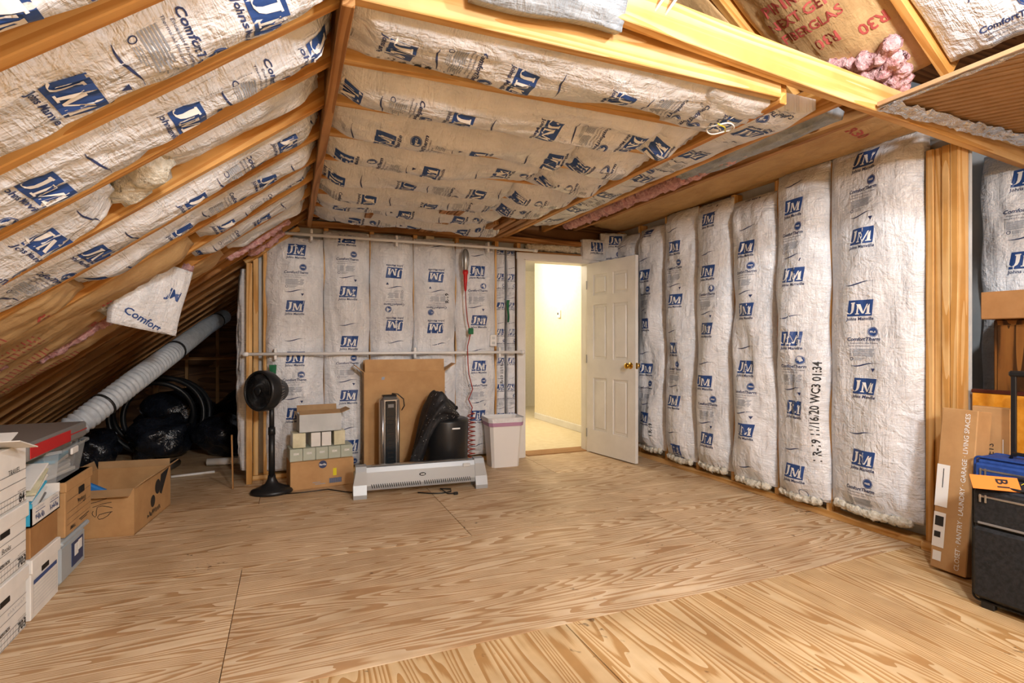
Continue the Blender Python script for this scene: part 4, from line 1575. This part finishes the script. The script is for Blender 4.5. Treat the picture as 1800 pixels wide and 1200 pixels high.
# open carton on the floor
t = thing('open_carton', 'open brown carton with black leaf logo and blue tape on the plywood floor', 'box', (-1.07, 4.36, 0), math.radians(-7))
carton(t, (.46, .66, .29), 'card', 'cardin', .006, (('+x', .9, .07), ('+y', .1, .05), ('-x', .35, .06), ('-y', 2.0, .07)))
p = Print2D().disc(.07, .2, .05, 4).disc(-.02, .125, .04, 4).marks(-.12, .03, .12, .045, 4, 7, .0045, 4)
p.poly([(.13, .27), (.29, .285), (.14, .13), (.105, .15)], 4)
flat(t, (.2305, 0, 0), Y, Z, p)
p = Print2D().stroke([(.0, .215), (.045, .225), (.085, .24)], .0016, 4).stroke([(.01, .19), (.06, .207), (.11, .215)], .0016, 4)
p.stroke([(.115, .18), (.095, .187), (.06, .196), (.035, .19), (.03, .165), (.03, .14), (.024, .13), (.012, .142), (.008, .155), (.014, .168)], .0018, 4)
p.stroke([(.115, .157), (.08, .152), (.045, .143), (.036, .128), (.044, .115), (.065, .118), (.09, .133), (.108, .155)], .0018, 4)
flat(t, (0, -.3305, 0), X, Z, p)
MB().box((-.175, -.332, .205), (.09, .003, .12), .001).build('blue_tape', M['blue'], t)
MB().box((-.02, -.24, .28), (.14, .04, .05), .01, Matrix.Rotation(.5, 3, 'Y')).build('blue_tape', M['blue'], t)

# ------------------------------------------------------------------ dark eave: duct, hose, bags, pipes
t = thing('flexible_duct', 'grey ribbed flexible duct slung along the underside of the roof', 'duct', (-1.25, 4.3, .62))
path = [(-.72, 7.4, 1.50), (-.78, 6.4, 1.35), (-.90, 5.2, 1.09), (-1.05, 4.72, .9), (-1.24, 4.4, .69), (-1.5, 4.15, .45), (-1.62, 4.1, .3)]
cp = []
for i in range(len(path) - 1):
    a, b = Vector(path[i]), Vector(path[i + 1])
    k = max(2, int((b - a).length / .008))
    cp += [a.lerp(b, q / k) for q in range(k)]
off = Vector((1.25, -4.3, -.62))
MB().tube([p + off for p in cp], [.076 + .007 * math.sin(i * PI / 2.5) for i in range(len(cp))], 18).build('sleeve', M['duct'], t, True)
for q in (.12, .55, .80):
    p = cp[int(q * (len(cp) - 1))] + off
    p2 = cp[int(q * (len(cp) - 1)) + 1] + off
    d = (p2 - p).normalized()
    MB().cyl(p - d * .008, p + d * .008, .087, n=20).build('tie_strap', M['black'], t, True)

t = thing('black_hose', 'coiled black hose standing over the dark bags under the eaves', 'hose', (-1.25, 6.6, .04))
for k, (r, dx, tilt) in enumerate(((.42, 0, .1), (.39, .08, .22), (.36, -.05, -.1))):
    MB().tube([(dx + r * math.cos(a), .25 * math.sin(a * 1) * tilt * 2 + .05 * k, .40 + .92 * r * math.sin(a)) for a in [2 * PI * q / 48 for q in range(48)]], .026, 10, closed=True).build('loop', M['black'], t, True)
for k, (x, y, z, d, lab) in enumerate(((-1.72, 6.2, .19, (.25, .24, .2), 'black plastic bag slumped behind the red case'),
                                       (-1.2, 6.5, .22, (.3, .25, .22), 'round glossy black bag inside the hose loop'),
                                       (-.62, 6.45, .21, (.28, .28, .22), 'black bag beside the open end of the stud wall'),
                                       (-1.15, 7.25, .38, (.4, .3, .28), 'tall dark bag lying behind the hose'),
                                       (-.45, 7.55, .34, (.38, .3, .24), 'long dark bundle deepest under the eaves'))):
    o = MB().blob((0, 0, 0), d, k, .12, 32).build('black_bag', M['bag'], None, True)
    o.location = (x, y, z)
    tag(o, lab, 'bag', 'dark bags under the eaves')
o = MB().cyl((-1.12, 5.15, .05), (-.98, 6.0, .05), .038, n=16).build('grey_pipe', M['grey'], None, True)
tag(o, 'grey plastic pipe lying on the floor behind the open carton', 'pipe')
o = MB().cyl((-.95, 5.55, .012), (-.62, 5.62, .012), .011, n=10).build('white_stick', M['white'], None, True)
tag(o, 'thin white stick on the floor beside the grey pipe', 'stick')
o = MB().cyl((-.72, 5.95, .04), (-.25, 5.9, .04), .035, n=14).build('white_pipe', M['white'], None, True)
tag(o, 'white pipe length lying near the open end of the wall', 'pipe')

# ================================================================== RIGHT: BOXES, CASES
t = thing('oak_cabinet', 'oak-grained cabinet with strong dark figure in the recess', 'cabinet', (3.80, 1.4, 0))
MB().box((0, 0, .66), (.36, .74, 1.32), .006).build('body', M['oak'], t)
MB().box((-.183, 0, .66), (.008, .70, 1.26), .003).build('front_panel', M['oak'], t)
t = thing('shelf_kit_box', 'flat brown box printed Easy in white on the oak cabinet', 'box', (3.80, 1.38, 1.322))
MB().box((0, 0, .075), (.5, .83, .15), .004).build('body', M['card2'], t)
flat(t, (-.2505, .06, .075), -Y, Z, Print2D().txt('EASY', 0, .022, .065, 2, 0, .0004).quad(-.07, -.02, .12, -.018, 2).marks(-.075, -.05, .11, .012, 2, 9, .0014, 6))
# long leaning box
t = thing('long_carton', 'long narrow brown carton lettered with room names leaning on the wood post', 'box', (3.2, 1.735, .0), 0)
R_ = Matrix.Rotation(math.radians(6.5), 4, 'Y') @ Matrix.Rotation(math.radians(0.5), 4, 'X')
rb_ = bpy.data.objects.new('body', None)
mb = MB().box((0, 0, .43), (.12, .165, .84), .004)
mb.v = [tuple(R_ @ Vector(v)) for v in mb.v]
mz = min(v[2] for v in mb.v)
mb.v = [(a, b, c_ - mz) for a, b, c_ in mb.v]
mb.build('body', M['card'], t)


def fl2(x0, y0, pr, name, mats=None):
    q = flat(t, (0, 0, 0), -Y, Z, pr, name, mats)
    for v in q.data.vertices:
        w = R_ @ (v.co + Vector((-.0615 + .0, y0, x0)))
        v.co = (w.x, w.y, w.z - mz)
    return q


fl2(.43, -.04, Print2D().txt('CLOSET · PANTRY · LAUNDRY · GARAGE · LIVING SPACES', 0, 0, .031, 2, 0, .0003, 1, PI / 2), 'printed_lettering')
fl2(.43, .052, Print2D().quad(-.03, -.1, .03, .12, 2, 2).quad(-.028, -.31, .028, -.13, 2, 2).quad(-.02, -.38, .02, -.33, 2, 2)
    .quad(-.02, -.2, .02, -.15, 4, 2, 0, 2).quad(-.02, -.26, .01, -.23, 4, 2, 0, 2).quad(.0, .0, .004, .1, 4, 2, 0, 2), 'shipping_label')
t = thing('brown_carton', 'second brown carton standing close behind the long lettered carton', 'box', (3.385, 1.66, 0), .1)
MB().box((0, 0, .43), (.04, .16, .86), .004).build('body', M['card'], t)
flat(t, (-.0205, .0, .5), -Y, Z, Print2D().txt('EASYCLOSETS', 0, .05, .04, 4, 0, 0, 1, PI / 2).quad(.05, -.2, .054, .2, 2))
# orange board
t = thing('amber_board', 'amber patterned board with maroon top edge behind the suitcases', 'board', (3.5, 1.49, 0))
MB().box((0, 0, .46), (.04, .62, .92), .003).build('panel', M['amber'], t)
MB().box((0, 0, .93), (.046, .626, .02), .003).build('top_edge', M['maroon'], t)


def suitcase(label, loc, rz, d, mat, front, handle=None):
    """front face looks along local -x"""
    t = thing('suitcase', label, 'suitcase', loc, rz)
    x, y, z = d
    MB().box((0, 0, .03 + z / 2), d, .022).build('body', M[mat], t, False)
    for sx in (-1, 1):
        pts = []
        for (a, b) in ((-1, -1), (-1, 1), (1, 1), (1, -1)):
            for q in range(6):
                an = math.atan2(b, a)
                pts.append((sx * x * .47, a * (y / 2 - .022) + .02 * math.cos(an + (q - 2.5) * .3 * (-1)), .03 + z / 2 + b * (z / 2 - .022) + .02 * math.sin(an - (q - 2.5) * .3)))
        MB().tube(pts, .0055, 6, closed=True).build('piping', M[front], t, True)
    MB().box((-x / 2 - .012, 0, .03 + z * .34), (.03, y * .95, z * .60), .014).build('front_pocket', M[front], t)
    MB().box((-x / 2 - .008, 0, .03 + z * .80), (.02, y * .95, z * .30), .01).build('upper_pocket', M[front], t)
    MB().box((-x / 2 - .016, 0, .03 + z * .675), (.006, y * .86, .012), .002).build('zipper', M['greytote'], t)
    MB().box((-x / 2 - .019, 0, .03 + z * .90), (.005, y * .84, .01), .002).build('zipper', M['silver'], t)
    for k in (0, .02):
        MB().box((-x / 2 - .024, y * .40 - k, .03 + z * .885), (.004, .008, .035), .001).build('zipper_pull', M['silver'], t)
    MB().box((-x / 2 - .02, -.04, .03 + z * .79), (.006, .07, .022), .003).build('badge', M['silver'], t)
    for sy in (-1, 1):
        MB().cyl((x * .42, sy * y * .38 - .012, .03), (x * .42, sy * y * .38 + .012, .03), .03, n=16).build('wheel', M['black'], t, True)
        MB().box((-x * .42, sy * y * .36, .016), (.03, .05, .032), .004).build('foot', M['black'], t)
        MB().box((x * .38, sy * y * .4, .07), (.09, .06, .1), .015).build('corner_guard', M['black'], t)
    MB().tube([(0, -.09, .03 + z - .005), (0, -.08, .03 + z + .025), (0, .08, .03 + z + .025), (0, .09, .03 + z - .005)], .009, 8).build('carry_handle', M['black'], t, True)
    if handle:
        for sy in (-1, 1):
            MB().box((x * .38, sy * .105, .03 + z + handle / 2), (.014, .022, handle), .003).build('telescopic_tube', M['black'], t)
        MB().box((x * .38, 0, .03 + z + handle), (.026, .25, .03), .008).build('handle_grip', M['black'], t)
    return t


suitcase('black upright suitcase with orange tag and raised pull handle', (3.01, 1.30, 0), math.radians(3), (.22, .40, .53), 'navy', 'blackmat')
suitcase('blue upright suitcase tucked behind the black suitcase', (3.262, 1.435, 0), math.radians(1), (.17, .40, .60), 'bluecloth', 'bluecloth', .41)
t = thing('luggage_tag', 'orange paper tag lettered B1 lying on the black suitcase', 'tag', (2.885, 1.405, .575), math.radians(-90 + 40))
Rt = Matrix.Rotation(math.radians(38), 3, 'X')
mb = MB()
mb.box((0, 0, 0), (.165, .078, .0016))
mb.v = [tuple(Rt @ Vector(v)) for v in mb.v]
mb.build('card', M['orange'], t)
V, F = text2d('B1', .058, 0, .0012, 0)
MB().add([Rt @ Vector((float(b) + .025, -float(a), .0018)) for a, b in V], F).build('printed_lettering', M['inkblack'], t, recalc=False)
MB().tube([(.088, 0, .002), (.11, .02, .01), (.14, .03, .005)], .0015, 5).build('string', M['yellow'], t)

# ------------------------------------------------------------------ details that sit on a part become its sub-parts
UNDER = {'printed_lettering': ('body',), 'handle_hole': ('body',), 'hand_hole': ('body',), 'sticker': ('body',), 'tape': ('body',), 'label': ('body',),
         'shipping_label': ('body',), 'blue_tape': ('body',), 'vent_slot': ('body',), 'badge': ('front_grille', 'upper_pocket', 'body'), 'zipper_pull': ('zipper',),
         'louvre': ('glass_front',), 'display': ('glass_front',), 'guard_wire': ('lamp_guard',), 'handle_grip': ('telescopic_tube',), 'wheel': ('corner_guard',),
         'socket': ('box',), 'liner_band': ('bag_liner',), 'label_picture': ('label',), 'dial': ('case',)}
for ob in list(bpy.data.objects):
    if ob.type == 'EMPTY' and 'label' in ob:
        kids = {}
        for c in ob.children:
            kids.setdefault(c.name.split('.')[0], []).append(c)
        for nm, targets in UNDER.items():
            if nm == 'label_picture':
                targets = ('body',)
            for c in kids.get(nm, []):
                for tg in targets:
                    if tg in kids:
                        c.parent = kids[tg][0]
                        break
